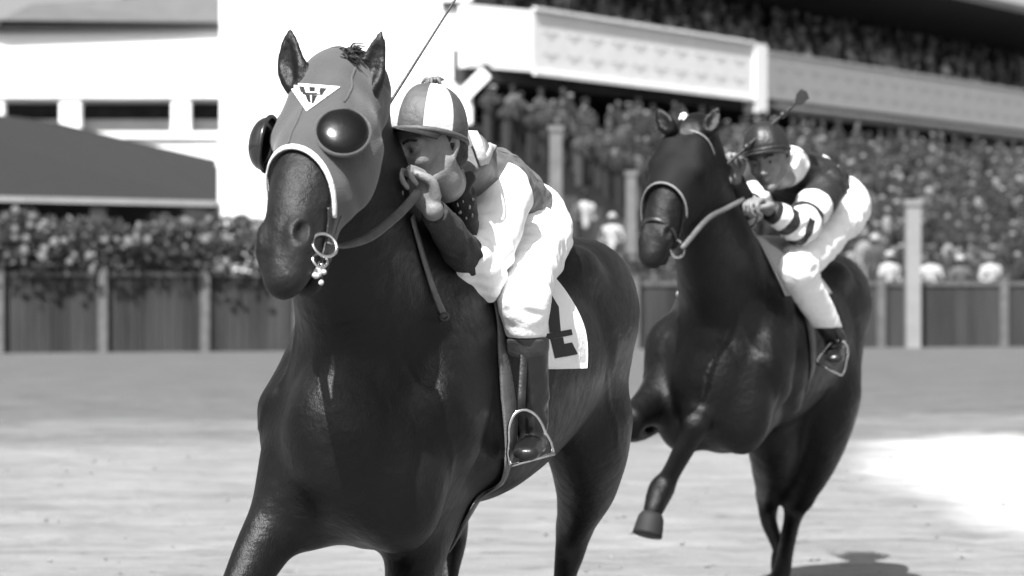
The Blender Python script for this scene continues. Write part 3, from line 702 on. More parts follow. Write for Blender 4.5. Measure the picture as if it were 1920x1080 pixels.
# --- first jockey
J = P1
hc = J(800, 264, 6.34); hfw = np.array([-.66, -.74, -.10]); hup = np.array([-.12, -.05, 1.])
l_sh, l_el, l_wr = J(940, 362, 6.80), J(892, 508, 6.58), J(812, 394, 6.22)
r_sh, r_el, r_wr = J(722, 345, 6.86), J(615, 400, 6.60), J(668, 290, 6.33)
chest, waist, pelvis = J(848, 334, 6.84), J(915, 360, 7.02), J(958, 410, 7.20)
l_hip, l_kn, l_an = J(985, 465, 7.08), J(982, 560, 6.60), J(1000, 790, 6.68)
Hm = R1['H']; Oh = np.array(H1['O'])
def mirr(p): d = np.array(p) - Oh; return Oh + (d @ R1['F']) * R1['F'] - (d @ R1['L']) * .7 * R1['L'] + np.array([0, 0, p[2]])
r_hip, r_kn, r_an = mirr(l_hip), mirr(l_kn), mirr(l_an)
B = Shape(); JL = R1['L']
qh, HA = add_head(B, hc, hfw, hup, 1.0)
B.chain([qh(-.02, -.05, 0), qh(-.05, -.11, 0), chest * .75 + hc * .25 - np.array([0, 0, .02])], [.054, .052, .065], JL, .03)
B.chain([chest, waist, pelvis], [(.150, .092), (.128, .09), (.14, .10)], JL, .05)
for sh in (l_sh, r_sh): B.chain([chest + (sh - chest) * .4, sh], [.075, .062], JL, .05)
arm(B, l_sh, l_el, l_wr); arm(B, r_sh, r_el, r_wr)
for a, b, c in ((l_hip, l_kn, l_an), (r_hip, r_kn, r_an)):
    B.chain([a, a * .5 + b * .5, b], [.088, .072, .052], JL, .05); B.chain([b, b * .6 + c * .4 + np.array([0, .02, 0]), c], [.05, .05, .032], JL, .03)
    toe = c + np.array([-.02, -.13, -.075]); B.chain([c, c + np.array([0, .035, -.045])], [.033, .03], JL, .02); B.chain([c + np.array([0, .03, -.055]), c + np.array([-.01, -.06, -.065]), toe], [(.03, .026), (.038, .024), (.032, .018)], JL, .02)
hf = nrm([-.55, .15, .80])
sd1 = add_hand(B, l_wr, hf, (-.55, -.85, -.1), (.5, -.1, .7), (55, 80, 40), s=1.08, spread=1.18)
hr = nrm(np.array([.25, -.1, .9])); add_hand(B, r_wr, hr, (.9, -.1, -.2), (0, -1, .2), (70, 85, 50))
jock = thing('person', 'jockey in white sleeves and pale quartered cap crouching on the leading dark horse', 'jockey', tuple(pelvis))
Vm, Fm = B.mesh(.004, smooth=1); mk('body', Vm, Fm, M['skin'], jock)
# eyes, brows, hair
for k in (-1, 1):
    g = MB(); g.ball(qh(.0885, -.0225, k * .031), .0058, 10, 8); g.build('iris', M['eye'], jock, True)
    g = MB(); g.tube(crom([qh(.101, -.003, k * .014), qh(.101, .003, k * .032), qh(.087, .0, k * .05)], 5), .0035, 6); g.build('eyebrow', M['person_hair'], jock, True)
HR = Shape(); HR.ell(qh(-.028, .0, 0), (.094, .092, .082), HA, .02); HR.chain([qh(-.06, -.05, -.04), qh(-.075, -.06, 0), qh(-.06, -.05, .04)], [.03, .035, .03], HA[1], .02)
HR.warp = lambda P: wav(P, [((.3, .2, .9), 300, 0, 1), ((.8, .3, .4), 260, 1, .8)], .001)
Vm, Fm = HR.mesh(.006, clip=lambda P: np.maximum((P - qh(.045, 0, 0)) @ HA[0], (P - qh(-.015, -.03, 0)) @ nrm(-HA[1] * .6 + HA[0])), smooth=1); mk('hair', Vm, Fm, M['person_hair'], jock)
cp, top = cap_mesh(qh(-.012, .022, 0), nrm(HA[0] + HA[1] * .30), HA[1] - HA[0] * .30, 1.05, [mat('cap_grey', .06, .6, var=.15, vscale=20, bump=.3, bscale=60), M['silk_l'], M['cap_dark']], jock, pm=2, pat=(1, 0), a_off=-5, band=0, rx=.103, ry=.089, H_=.12, peak=(.07, .10))
g = MB(); R = random.Random(4)
for i in range(12):
    a = i * .52; d = HA[0] * math.cos(a) + HA[2] * math.sin(a); g.tube(crom([top, top + d * .014 + HA[1] * R.uniform(.008, .018), top + d * R.uniform(.02, .034) + HA[1] * R.uniform(-.004, .012)], 4), [.004, .005, .006, .006, .006, .006, .005, .004, .002], 6)
g.build('cap_bow', M['silk_g'], cp, True)
# vest
VS = Shape(); VS.chain([chest + nrm(chest - waist) * .03, chest, waist, pelvis], [(.135, .10), (.165, .122), (.148, .115), (.150, .116)], JL, .04)
VS.chain([chest + (r_sh - chest) * .75, chest + (l_sh - chest) * .75], [.078, .078], R1['F'], .05)
clr = J(872, 290, 6.54); VS.chain([chest * .5 + clr * .5, clr], [.095, .068], JL, .05)
wf = folds(waist, .25, .005); VS.warp = lambda P: wf(P) + wav(P, FOLD, .0012)
td = nrm(pelvis - chest)
Vm, Fm = VS.mesh(.006, clip=lambda P: np.maximum(plane(chest + td * .38, td)(P), (P - clr) @ nrm(hc + np.array([0, 0, .05]) - clr) - .012), smooth=2)
vest = mk('silk_jacket', Vm, Fm, M['silk_g'], jock)
# white sleeve, dark knitted cuff
for sh, e_, wr, nm in ((l_sh, l_el, l_wr, 'sleeve'), (r_sh, r_el, r_wr, 'sleeve')):
    SL = Shape(); m1 = sh * .5 + e_ * .5; d2 = nrm(wr - e_)
    SL.chain([sh + (chest - sh) * .25, sh, m1, e_ - np.array([0, 0, .004])], [.077, .085, .087, .080], (1, 0, 0), .03)
    SL.chain([e_ - np.array([0, 0, .008]), e_ + d2 * .07, e_ + d2 * .115], [.075, .064, .054], (1, 0, 0), .035)
    f1, f2 = folds(e_, .11, .0065), folds(sh, .12, .004, [((.9, .1, .3), 60, 0, 1), ((.3, .2, -.9), 40, 1, 1)]); SL.warp = lambda P, f1=f1, f2=f2: f1(P) + f2(P) + wav(P, FOLD, .0022)
    Vm, Fm = SL.mesh(.006, clip=plane(e_ + d2 * .118, d2), smooth=2); mk('sleeve', Vm, Fm, M['silk_w'], jock)
    CF = Shape(); CF.chain([e_ + d2 * .09, e_ * .55 + wr * .45, wr - d2 * .012], [.052, .049, .035], (1, 0, 0), .02); f3 = folds(e_ * .6 + wr * .4, .15, .0045, [((.3, .5, .8), 150, 0, 1), ((.6, -.3, .7), 210, 1, .6)]); CF.warp = lambda P, f3=f3: f3(P)
    Vm, Fm = CF.mesh(.006, clip=plane(wr - d2 * .012, d2), smooth=2); mk('cuff', Vm, Fm, M['cuff'], jock)
# breeches
BR = Shape(); BR.chain([waist * .35 + pelvis * .65, pelvis, pelvis - td * -.06], [(.150, .112), (.165, .128), (.155, .12)], JL, .05)
for s, (a, b, c) in ((1, (l_hip, l_kn, l_an)), (-1, (r_hip, r_kn, r_an))):
    BR.ell(a + td * .03 + np.array([0, 0, .03]), (.12, .115, .125), None, .06)
    BR.chain([a + np.array([0, 0, .02]), a * .5 + b * .5 + np.array([0, 0, .008]), b], [.112, .092, .063], JL, .05); BR.chain([b, b * .7 + c * .3], [.066, .052], JL, .03)
LG = Shape(); LG.ops = [o for o in BR.ops if o[0] == 'c'][1:]; fb = [folds(l_hip, .16, .006), folds(l_kn, .1, .005)]; BR.warp = lambda P: fb[0](P) + fb[1](P) + wav(P, FOLD, .0018)
kz = J(0, 634, 6.62)[2]
Vm, Fm = BR.mesh(.007, clip=lambda P: np.maximum(kz - P[:, 2], np.minimum((chest + td * .355 - P) @ td, LG.ev(P) - .004)), smooth=2); mk('breeches', Vm, Fm, M['breech'], jock)
# boots
def boots(jk, pairs, top, lat, h=.006, kneez=None):
    for b, c in pairs:
        BT = Shape(); BT.chain([b, b * .62 + c * .38 + np.array([0, .018, 0]), c], [.06, .057, .042], lat, .03)
        BT.chain([c, c + np.array([0, .035, -.045])], [.04, .036], lat, .02); BT.chain([c + np.array([0, .035, -.058]), c + np.array([-.01, -.06, -.068]), c + np.array([-.02, -.145, -.078])], [(.034, .03), (.043, .028), (.036, .02)], lat, .02)
        ff = folds(c + np.array([0, 0, .03]), .08, .005); BT.warp = lambda P, ff=ff: ff(P)
        Vm, Fm = BT.mesh(h, clip=lambda P: P[:, 2] - kneez, smooth=2); bt = mk('boot', Vm, Fm, M['boot'], jk)
        c2 = Shape(); c2.chain([b, b * .62 + c * .38 + np.array([0, .018, 0])], [.063, .060], lat, .02)
        Vm, Fm = c2.mesh(h, clip=lambda P: np.maximum(P[:, 2] - kneez, kneez - .115 - P[:, 2]), smooth=2); mk('boot_top', Vm, Fm, M['boot_top'], bt)
boots(jock, ((l_kn, l_an), (r_kn, r_an)), None, JL, kneez=kz)
# V of pale silk on the back, collar, scarf with jacket shade and highlights modelled in
P = VS.snapN(crom(pxs(VS, [(886, 246), (898, 276), (910, 304), (922, 276), (932, 256)], .004), 6), .004); g = MB(); V, F = ribbon(P, VS.gradN(P), [.034] * 12 + [.016] + [.026] * 12, .003); g.add(V, F); g.build('collar_stripe', M['silk_l'], vest, True)
SF = Shape(); n0 = J(848, 340, 6.50); SF.chain([n0 + HA[2] * -.055, n0 + HA[0] * .05 - HA[1] * .01, n0 + HA[2] * .055], [.022, .024, .022], HA[1], .02)
SF.chain([n0 + HA[0] * .02, J(862, 375, 6.50), J(868, 425, 6.55)], [.034, .046, .042], HA[2], .03); fs = folds(n0, .3, .0035); SF.warp = lambda P: fs(P)  # dark hanging part stands in for the shaded front of the jacket
Vm, Fm = SF.mesh(.005, smooth=1); sc_ = mk('scarf_and_shade', Vm, Fm, M['dots'], jock)
g = MB(); R = random.Random(12)  # pale spots also stand in for highlights on the dark cloth
for px, py in [(822, 352), (834, 364), (868, 378), (880, 388), (851, 402), (862, 398), (874, 409), (885, 404), (858, 384), (840, 374), (886, 374)]:
    p = on(SF, px, py); 
    if p is not None and np.linalg.norm(p - n0) < .3: g.ball(SF.snap(p, .001), (R.uniform(.003, .010), R.uniform(.003, .007), .003), 8, 6, R=(HA[2], HA[1], SF.grad(p)))
tag(g.build('scarf_spot_highlights', M['silk_l'], sc_, True), None, None, kind='stuff')
# whip
wp = thing('riding_whip', 'long thin riding whip rising behind the hooded horse\'s head', 'whip', tuple(r_wr))
a, b = r_wr + hr * .075 + np.array([.03, 0, 0]), W(862, -14, 6.55); a2 = W(709, 228, 6.34); d = nrm(b - a2)
g = MB(); g.tube(crom([a2 - d * .02, a2 * .5 + b * .5 + np.array([-.004, 0, -.006]), b, b + d * .22], 8), list(np.linspace(.0042, .0022, 25)), 8); g.build('shaft', M['leather'], wp, True)
g = MB(); g.tube([a2 - d * .22, a2 - d * .12, a2 - d * .01], [.009, .008, .007], 10); g.build('grip', M['leather'], wp, True)
# saddle, cloth, stirrups, reins
scl = cloth(Hm, S, -.0, -.285, 1.24, math.radians(-103), math.radians(103), .004, M['white'], 'saddle_cloth', rt, taper=-.18)
SA = Shape(); SA.chain([Hm(.06, 0, 1.60), Hm(-.1, 0, 1.565), Hm(-.3, 0, 1.60)], [(.06, .035), (.10, .03), (.12, .03)], JL, .04)
for s in (-1, 1): SA.chain([Hm(-.1, s * .10, 1.55), Hm(-.05, s * .235, 1.42), Hm(-.02, s * .275, 1.28)], [(.13, .02), (.12, .016), (.09, .012)], R1['F'], .03)
Vm, Fm = SA.mesh(.009, smooth=2); mk('saddle', Vm, Fm, M['leather'], rt)
phs = np.radians(np.linspace(-180, 180, 90)); Pg = []; Dg = []
for ph in phs: c = Hm(.06, 0, 1.15); d = nrm(Hm(0, math.sin(ph), math.cos(ph)) - Hm(0, 0, 0)); Pg.append(c + d * .9); Dg.append(-d)
Pg = S.traceN(Pg, Dg, .004); g = MB(); V, F = ribbon(Pg, S.gradN(Pg), .085, .006); g.add(V, F); g.build('girth', M['pale_leather'], rt, True)
def stirrup(base, w_px, lat, strap_top, rt, h=.125, w=.12, fwd=None, tilt=0.):
    lat = nrm(lat); up = np.array([0, 0, 1.]); up = nrm(up - lat * np.dot(up, lat)); fwd = np.cross(lat, up)
    P = [base + lat * (-w / 2)]
    for a in np.linspace(0, math.pi, 15): P.append(base + lat * (-w / 2 * math.cos(a) * (.86 if 0 < a < math.pi else 1)) + up * (.03 + (h - .03) * math.sin(a) ** .8))
    P.append(base + lat * (w / 2)); g = MB(); g.tube(crom(P, 2), .0048, 8)
    g.beam(base - lat * w / 2, base + lat * w / 2, .026, .007, up); g.tube([base - lat * w / 2 + fwd * .012, base + lat * w / 2 + fwd * .012], .0045, 8)
    s_ = g.build('stirrup', M['steel'], rt, True)
    g = MB(); t0 = base + up * h; N_ = [fwd] * 9; V, F = ribbon([t0 + (np.array(strap_top) - t0) * q / 8 for q in range(9)], [np.array([0.3, -1, 0])] * 9, .024, .004); g.add(V, F); g.build('stirrup_leather', M['leather'], s_, True)
stb = (J(957, 872, 6.58) + J(1037, 850, 6.58)) / 2
stirrup(stb, 0, J(1037, 850, 6.60) - J(957, 872, 6.56), l_kn + np.array([0.01, .04, .02]), rt, h=.135, w=.125)
stm = mirr(stb); stirrup(stm, 0, -R1['L'] + np.array([0, 0, .05]), r_kn + np.array([0, .04, .02]), rt)
hand = J(785, 356, 6.18)
g = MB(); bp = bitp + w_ * .012; P = crom([bp, J(640, 462, 5.86), J(690, 446, 5.98), J(735, 412, 6.08), J(766, 382, 6.16), hand], 6)
V, F = ribbon(P, [nrm(np.array([.25, -1, .5]))] * len(P), [.012 + .013 * min(i / 12, 1) for i in range(len(P))], .004); g.add(V, F); g.build('rein', M['pale_leather'], rt, True)
g = MB(); P = crom([Q(.545, -.12, -.07), J(560, 470, 6.2), mirr(J(740, 420, 6.35)), J(722, 372, 6.5), J(770, 365, 6.36)], 6); V, F = ribbon(P, [nrm(np.array([-.25, -1, .5]))] * len(P), .022, .004); g.add(V, F); g.build('rein', M['pale_leather'], rt, True)
CL = Shape(); CL.ops = list(S.ops)
num = mat('numeral', .012, .7)
for A, B_, C_, D in [((1003, 534), (1020, 528), (1048, 575), (1026, 578)), ((1026, 578), (1048, 575), (1052, 622), (1031, 624)), ((1019, 627), (1072, 617), (1074, 628), (1021, 638)), ((1032, 636), (1056, 632), (1063, 668), (1041, 672)), ((1056, 645), (1073, 642), (1084, 664), (1060, 669))]:
    patch(S, quad_rows(A, B_, C_, D, 6, 4), .0105, 'numeral', num, scl)
# ------------------------------------------------------------------ second horse and its jockey
J2 = P1
H2 = dict(name='racehorse', label='black second horse in a dark hood following behind and to the right', h=.0105, hoof_s=1.15, coat=M['coat2'], face=M['face2'],
    O=(1.0, 10.5, 0), F=(-.39, -.92, 0), yaw=30, girth=.98,
    poll=J2(1296, 243, 9.70), muzzle=J2(1212, 468, 9.42),
    neck=[(.10, 0, 1.30, .17, .29), (.28, 0, 1.38, .18, .29), (.45, 0.01, 1.52, .155, .26), (.62, .02, 1.70, .125, .20), (.74, .04, 1.86, .10, .15)],
    ears=[(J2(1256, 244, 9.64), J2(1244, 224, 9.64), J2(1232, 200, 9.66)), (J2(1328, 244, 9.64), J2(1338, 222, 9.64), J2(1350, 196, 9.66))],
    ear_face=[(-.35, -1, -.1), (-.1, -1, -.1)],
    fore=[[(J2(1268, 650, 10.22), .13), (J2(1262, 705, 10.2), (.11, .125)), (J2(1236, 745, 10.1), (.085, .10)), (J2(1205, 770, 9.98), (.062, .07)), (J2(1184, 785, 9.9), .053),
           (J2(1182, 808, 9.94), .045), (J2(1200, 812, 10.08), .034), (J2(1225, 800, 10.22), .033), (J2(1236, 792, 10.28), .04), (J2(1240, 776, 10.36), .034), (J2(1241, 770, 10.40), .034)],
          [(J2(1365, 660, 10.3), .13), (J2(1350, 720, 10.28), (.10, .12)), (J2(1332, 752, 10.15), (.08, .095)), (J2(1314, 772, 10.0), (.066, .075)), (J2(1304, 795, 9.9), .059),
           (J2(1294, 818, 9.9), .049), (J2(1274, 858, 9.95), .040), (J2(1253, 896, 10.0), .040), (J2(1240, 918, 10.0), .054), (J2(1228, 948, 9.94), .044), (J2(1222, 964, 9.92), .036)]],
    hooves=[(J2(1242, 768, 10.42), (.02, .8, .5)), (J2(1221, 970, 9.91), (-.22, -.25, -.9)), (J2(1446, 1112, 11.0), (-.1, -.5, -.85)), (J2(1458, 1085, 11.3), (0, -.5, -.85))],
    hind=[[(J2(1560, 660, 11.2), (.13, .21)), (J2(1555, 760, 11.05), (.13, .17)), (J2(1530, 850, 11.2), (.11, .14)), (J2(1500, 930, 11.38), (.068, .08)),
           (J2(1490, 958, 11.38), (.05, .055)), (J2(1482, 990, 11.33), .040), (J2(1470, 1050, 11.15), .038), (J2(1464, 1075, 11.1), .043), (J2(1449, 1100, 11.03), .036), (J2(1447, 1108, 11.01), .036)],
          [(J2(1440, 670, 11.1), (.125, .2)), (J2(1450, 790, 10.95), (.13, .16)), (J2(1450, 865, 11.15), (.10, .13)), (J2(1442, 925, 11.45), (.060, .07)),
           (J2(1440, 952, 11.48), (.048, .052)), (J2(1443, 982, 11.46), .038), (J2(1461, 1030, 11.4), .033), (J2(1462, 1048, 11.38), .042), (J2(1460, 1070, 11.33), .034), (J2(1459, 1078, 11.32), .034)]],
    mane=[], tail=[], mane_side=-1)
_O2, _F2 = np.array(H2['O']), nrm(H2['F']); _L2 = np.array([-_F2[1], _F2[0], 0])
h2 = lambda f, l, z: _O2 + f * _F2 + l * _L2 + np.array([0, 0, z])
H2['mane'] = [h2(.12, 0, 1.62), h2(.3, 0, 1.74), h2(.48, 0.01, 1.88), h2(.66, .03, 2.02)]
H2['tail'] = [h2(-1.15, 0, 1.42), h2(-1.32, -.02, 1.43), h2(-1.52, -.08, 1.32), h2(-1.70, -.14, 1.12), h2(-1.84, -.18, .9)]
R2 = build_horse(H2)
Q2, HS2, S2, rt2, Hm2 = R2['Q'], R2['HS'], R2['S'], R2['rt'], R2['H']; u2, v2, w2 = R2['A']; hl2 = R2['hl']
ab2 = lambda ph: np.minimum(.335 + .10 * (1 - np.cos(ph)) + .3 * np.maximum(np.abs(ph) - 1.9, 0), .5)
HD2 = Shape(); HD2.ops = list(HS2.ops); HD2.warp = lambda P: wav(P, [((.5, .3, .8), 60, .3, 1), ((-.7, .2, .5), 85, 1.2, .6)], .001)
def hclip2(P):
    q = (P - Q2(0, 0, 0)) / hl2; a, b, c = q @ u2, q @ v2, q @ w2; ph = np.arctan2(c, b + .06)
    return np.maximum((a - ab2(ph)) * hl2, (-.03 - a) * hl2)
M['hood2'] = mat('black_hood', .004, .7, var=.4, vscale=9, bump=.3, bscale=200, spec=.2)
Vm, Fm = HD2.mesh(.008, clip=hclip2, infl=.016, smooth=2); hood2 = mk('hood', Vm, Fm, M['hood2'], rt2)
M['pip2'] = mat('worn_piping', 16e-2, .6, var=.2, vscale=60)
for fn, a0, a1, wd_ in ((ab2, -95, 80, .009), (lambda p: .04 + .05 * (1 - np.cos(p)), -85, 85, .010)):
    ph = np.radians(np.linspace(a0, a1, 36)); P = around(Q2, HS2, fn, ph, off=.018); g = MB(); V, F = ribbon(P, HS2.gradN(P), wd_, .004); g.add(V, F); g.build('hood_piping', M['pip2'], hood2, True)
g = MB(); R = random.Random(6); c0 = Q2(-.03, .045, -.03)
for i in range(11):
    d = nrm([R.gauss(0, 1), R.gauss(-.3, 1), R.gauss(.5, 1)]); g.tube(crom([c0, c0 + d * .012, c0 + d * .02 + np.array([0, 0, -.006])], 3), [.004, .006, .007, .007, .006, .005, .003], 5)
g.build('poll_tassel', M['silk_w'], hood2, True)
phs = np.radians(np.linspace(-170, 170, 50)); g = MB(); P = around(Q2, HS2, lambda p: .485 + .02 * (1 - math.cos(p)), phs, off=.004); V, F = ribbon(P, HS2.gradN(P), .018, .004); g.add(V, F); bridle2 = g.build('bridle', M['leather'], rt2, True)
bt2 = on(HS2, 1284, 432)
bt2 = Q2(.53, -.105, .075)
ring(bt2, w2 * .8 + v2 * .5, .036, .0055, M['steel'], 'bit_ring', bridle2); ring(Q2(.53, -.10, -.075), w2, .034, .005, M['steel'], 'bit_ring', bridle2)
g = MB()
for i in range(5): g.ball(Q2(.612, -.100, -.026 + .012 * i), (.006, .006, .008), 8, 6)
g.build('teeth_and_glint', M['tooth_and_glint'], rt2, True)

L2v = R2['L']; F2v = R2['F']
hc2 = J2(1438, 290, 10.02); fw2 = np.array([-.34, -.92, -.20]); up2 = np.array([-.26, -.12, 1.])
chest2, waist2, pelvis2 = J2(1492, 332, 10.38), J2(1530, 352, 10.56), J2(1562, 380, 10.74)
ls2, le2, lw2 = J2(1548, 352, 10.30), J2(1500, 428, 10.05), J2(1440, 392, 9.94)
rs2, re2, rw2 = J2(1438, 345, 10.48), J2(1392, 402, 10.3), J2(1378, 335, 10.0)
lh2, lk2, la2 = J2(1572, 405, 10.55), J2(1494, 505, 10.06), J2(1566, 636, 10.36)
def mir2(p): d = np.array(p) - _O2; return _O2 + (d @ F2v) * F2v - (d @ L2v) * .5 * L2v + np.array([0, 0, p[2]])
rh2, rk2, ra2 = mir2(lh2), mir2(lk2) - .17 * F2v, mir2(la2) - .05 * F2v
B2 = Shape(); qh2, HA2 = add_head(B2, hc2, fw2, up2, 1.02)
B2.chain([qh2(-.02, -.05, 0), qh2(-.06, -.10, 0), chest2 * .7 + hc2 * .3], [.054, .054, .065], L2v, .03)
B2.chain([chest2, waist2, pelvis2], [(.15, .095), (.13, .09), (.14, .10)], L2v, .05)
for sh in (ls2, rs2): B2.chain([chest2 + (sh - chest2) * .4, sh], [.075, .062], L2v, .05)
arm(B2, ls2, le2, lw2); arm(B2, rs2, re2, rw2)
for a, b, c in ((lh2, lk2, la2), (rh2, rk2, ra2)):
    B2.chain([a, a * .5 + b * .5, b], [.088, .072, .052], L2v, .05); B2.chain([b, b * .6 + c * .4 + np.array([0, .02, 0]), c], [.05, .05, .032], L2v, .03)
    B2.chain([c, c + np.array([0, .035, -.045])], [.033, .03], L2v, .02); B2.chain([c + np.array([0, .03, -.055]), c + np.array([-.01, -.06, -.065]), c + np.array([-.02, -.13, -.075])], [(.03, .026), (.038, .024), (.032, .018)], L2v, .02)
add_hand(B2, lw2, J2(1405, 368, 9.84) - lw2, (-.3, -.5, -.8), (-.4, -.5, .8), (40, 70, 40), s=1.12)
h2r = nrm(np.array([-.25, -.2, .9])); add_hand(B2, rw2, h2r, (-.3, -.9, 0), (.9, -.2, .2), (70, 85, 50), s=1.1)
jock2 = thing('person', 'jockey in black cap and banded black sleeves crouching on the second horse', 'jockey', tuple(pelvis2))
Vm, Fm = B2.mesh(.006, smooth=1); mk('body', Vm, Fm, M['skin'], jock2)
for k in (-1, 1):
    g = MB(); g.ball(qh2(.0885, -.0225, k * .031), .0058, 10, 8); g.build('iris', M['eye'], jock2, True)
    g = MB(); g.tube(crom([qh2(.101, -.003, k * .014), qh2(.101, .003, k * .032), qh2(.087, .0, k * .05)], 5), .0035, 6); g.build('eyebrow', M['person_hair'], jock2, True)
HR2 = Shape(); HR2.ell(qh2(-.028, .0, 0), (.094, .092, .082), HA2, .02)
Vm, Fm = HR2.mesh(.008, clip=lambda P: np.maximum((P - qh2(.045, 0, 0)) @ HA2[0], (P - qh2(-.015, -.03, 0)) @ nrm(-HA2[1] * .6 + HA2[0])), smooth=1); mk('hair', Vm, Fm, M['person_hair'], jock2)
cp2, top2 = cap_mesh(qh2(-.012, .022, 0), nrm(HA2[0] + HA2[1] * .25), HA2[1] - HA2[0] * .25, 1.03, [M['cap_dark'], M['cap_dark']], jock2, pm=1, band=0, rx=.106, ry=.092, H_=.108, peak=(.07, .2))
# jersey
VS2 = Shape(); VS2.chain([chest2 + nrm(chest2 - waist2) * .03, chest2, waist2, pelvis2], [(.135, .10), (.165, .118), (.148, .112), (.150, .116)], L2v, .04)
VS2.chain([chest2 + (rs2 - chest2) * .75, chest2 + (ls2 - chest2) * .75], [.08, .08], F2v, .05)
clr2 = J2(1475, 300, 10.16); VS2.chain([chest2 * .5 + clr2 * .5, clr2], [.09, .066], L2v, .05)
wf2 = folds(waist2, .3, .006); VS2.warp = lambda P: wf2(P) + wav(P, FOLD, .0015); td2 = nrm(pelvis2 - chest2)
M['jer'] = band_mat('banded_jersey', clr2 - td2 * .12, clr2 + td2 * .6, [.66, .010, .66, .010], [.205, .60, .64, .72], .6)
M['jer_d'] = mat('black_silk', .010, .5, bump=.3, bscale=60)
Vm, Fm = VS2.mesh(.008, clip=lambda P: np.maximum(plane(chest2 + td2 * .27, td2)(P), (P - clr2) @ nrm(hc2 + np.array([0, 0, .05]) - clr2) - .012), smooth=2); jer = mk('silk_jacket', Vm, Fm, M['jer'], jock2)
for sh, e_, wr in ((ls2, le2, lw2), (rs2, re2, rw2)):
    d1, d2 = nrm(e_ - sh), nrm(wr - e_); LA = np.linalg.norm(e_ - sh)
    SL = Shape(); SL.chain([sh + (chest2 - sh) * .25, sh, sh * .5 + e_ * .5, e_], [.078, .082, .078, .066], (1, 0, 0), .03)
    fa, fb_ = folds(e_, .11, .006), folds(sh, .12, .004); SL.warp = lambda P, fa=fa, fb_=fb_: fa(P) + fb_(P) + wav(P, FOLD, .0016)
    m1 = band_mat('banded_upper_sleeve', sh - d1 * .12, e_ + d1 * .12, [.010, .68, .010, .68, .68], [.12 + LA * .42, .12 + LA * .70, .12 + LA * .80, .12 + LA * 1.3, .12 + LA * 1.4], .6)
    Vm, Fm = SL.mesh(.007, clip=plane(e_ + d1 * .02, d1), smooth=2); u_sl = mk('sleeve', Vm, Fm, m1, jock2)
    S3 = Shape(); S3.chain([e_ - d2 * .01, e_ * .5 + wr * .5, wr], [.069, .056, .038], (1, 0, 0), .03); S3.warp = lambda P, fa=fa: fa(P) + wav(P, FOLD, .0014)
    m2 = band_mat('banded_forearm', e_ - d2 * .12, wr + d2 * .1, [.68, .010, .68, .010, .68, .010], [.105, .14, .18, .225, .27, .5], .6)
    Vm, Fm = S3.mesh(.007, clip=plane(wr - d2 * .012, d2), smooth=2); mk('forearm_sleeve', Vm, Fm, m2, u_sl)
g = MB(); P = VS2.snapN(crom([J2(1541, 297, 10.5), J2(1556, 300, 10.5), J2(1569, 316, 10.5)], 5), .004); V, F = ribbon(P, VS2.gradN(P), .055, .003); g.add(V, F); g.build('shoulder_patch', M['silk_w'], jer, True)
BR2 = Shape(); BR2.chain([waist2 * .35 + pelvis2 * .65, pelvis2, pelvis2 + td2 * .06], [(.150, .112), (.160, .128), (.15, .12)], L2v, .05)
for a, b, c in ((lh2, lk2, la2), (rh2, rk2, ra2)):
    BR2.ell(a + td2 * .03 + np.array([0, 0, .03]), (.115, .11, .12), None, .06)
    BR2.chain([a + np.array([0, 0, .02]), a * .5 + b * .5, b], [.11, .095, .072], L2v, .05); BR2.chain([b, b * .5 + c * .5 + np.array([0, .015, 0]), c], [.07, .066, .046], L2v, .03)
LG2 = Shape(); LG2.ops = [o for o in BR2.ops if o[0] == 'c'][1:]; fb2 = [folds(lh2, .16, .007), folds(lk2, .12, .007)]; BR2.warp = lambda P: fb2[0](P) + fb2[1](P) + wav(P, FOLD, .002)
kz2 = J2(0, 615, 10.3)[2]
Vm, Fm = BR2.mesh(.009, clip=lambda P: np.maximum(kz2 - P[:, 2], np.minimum((chest2 + td2 * .245 - P) @ td2, LG2.ev(P) - .004)), smooth=2); mk('breeches', Vm, Fm, M['breech'], jock2)
boots(jock2, ((lk2, la2), (rk2, ra2)), None, L2v, h=.009, kneez=kz2 + .01)
stb2 = J2(1554, 692, 10.32); stirrup(stb2, 0, nrm(np.array([1, -.25, -.5])), lk2 + np.array([.02, .05, 0]), rt2, h=.13, w=.12); stirrup(mir2(stb2), 0, -L2v, rk2 + np.array([0, .05, 0]), rt2)
sc2 = cloth(Hm2, S2, .22, -.34, 1.24, math.radians(-62), math.radians(62), .004, M['white'], 'saddle_cloth', rt2, taper=-.1)
SA = Shape(); SA.chain([Hm2(.06, 0, 1.60), Hm2(-.1, 0, 1.565), Hm2(-.3, 0, 1.60)], [(.06, .035), (.10, .03), (.12, .03)], L2v, .04)
for s in (-1, 1): SA.chain([Hm2(-.1, s * .10, 1.55), Hm2(-.05, s * .235, 1.42), Hm2(-.02, s * .275, 1.28)], [(.13, .02), (.12, .016), (.09, .012)], R2['F'], .03)
Vm, Fm = SA.mesh(.012, smooth=2); mk('saddle', Vm, Fm, M['leather'], rt2)
phs = np.radians(np.linspace(-180, 180, 80)); Pg = []; Dg = []
for ph in phs: c = Hm2(-.06, 0, 1.17); d = nrm(Hm2(0, math.sin(ph), math.cos(ph)) - Hm2(0, 0, 0)); Pg.append(c + d * .9); Dg.append(-d)
Pg = S2.traceN(Pg, Dg, .004); g = MB(); V, F = ribbon(Pg, S2.gradN(Pg), .085, .006); g.add(V, F); g.build('girth', M['pale_leather'], rt2, True)
g = MB(); P = crom([bt2 + w2 * .02, J2(1325, 412, 9.62), J2(1360, 392, 9.74), J2(1395, 374, 9.82)], 6); V, F = ribbon(P, [nrm(np.array([.25, -1, .5]))] * len(P), .022, .006); g.add(V, F); g.build('rein', M['pale_leather'], rt2, True)
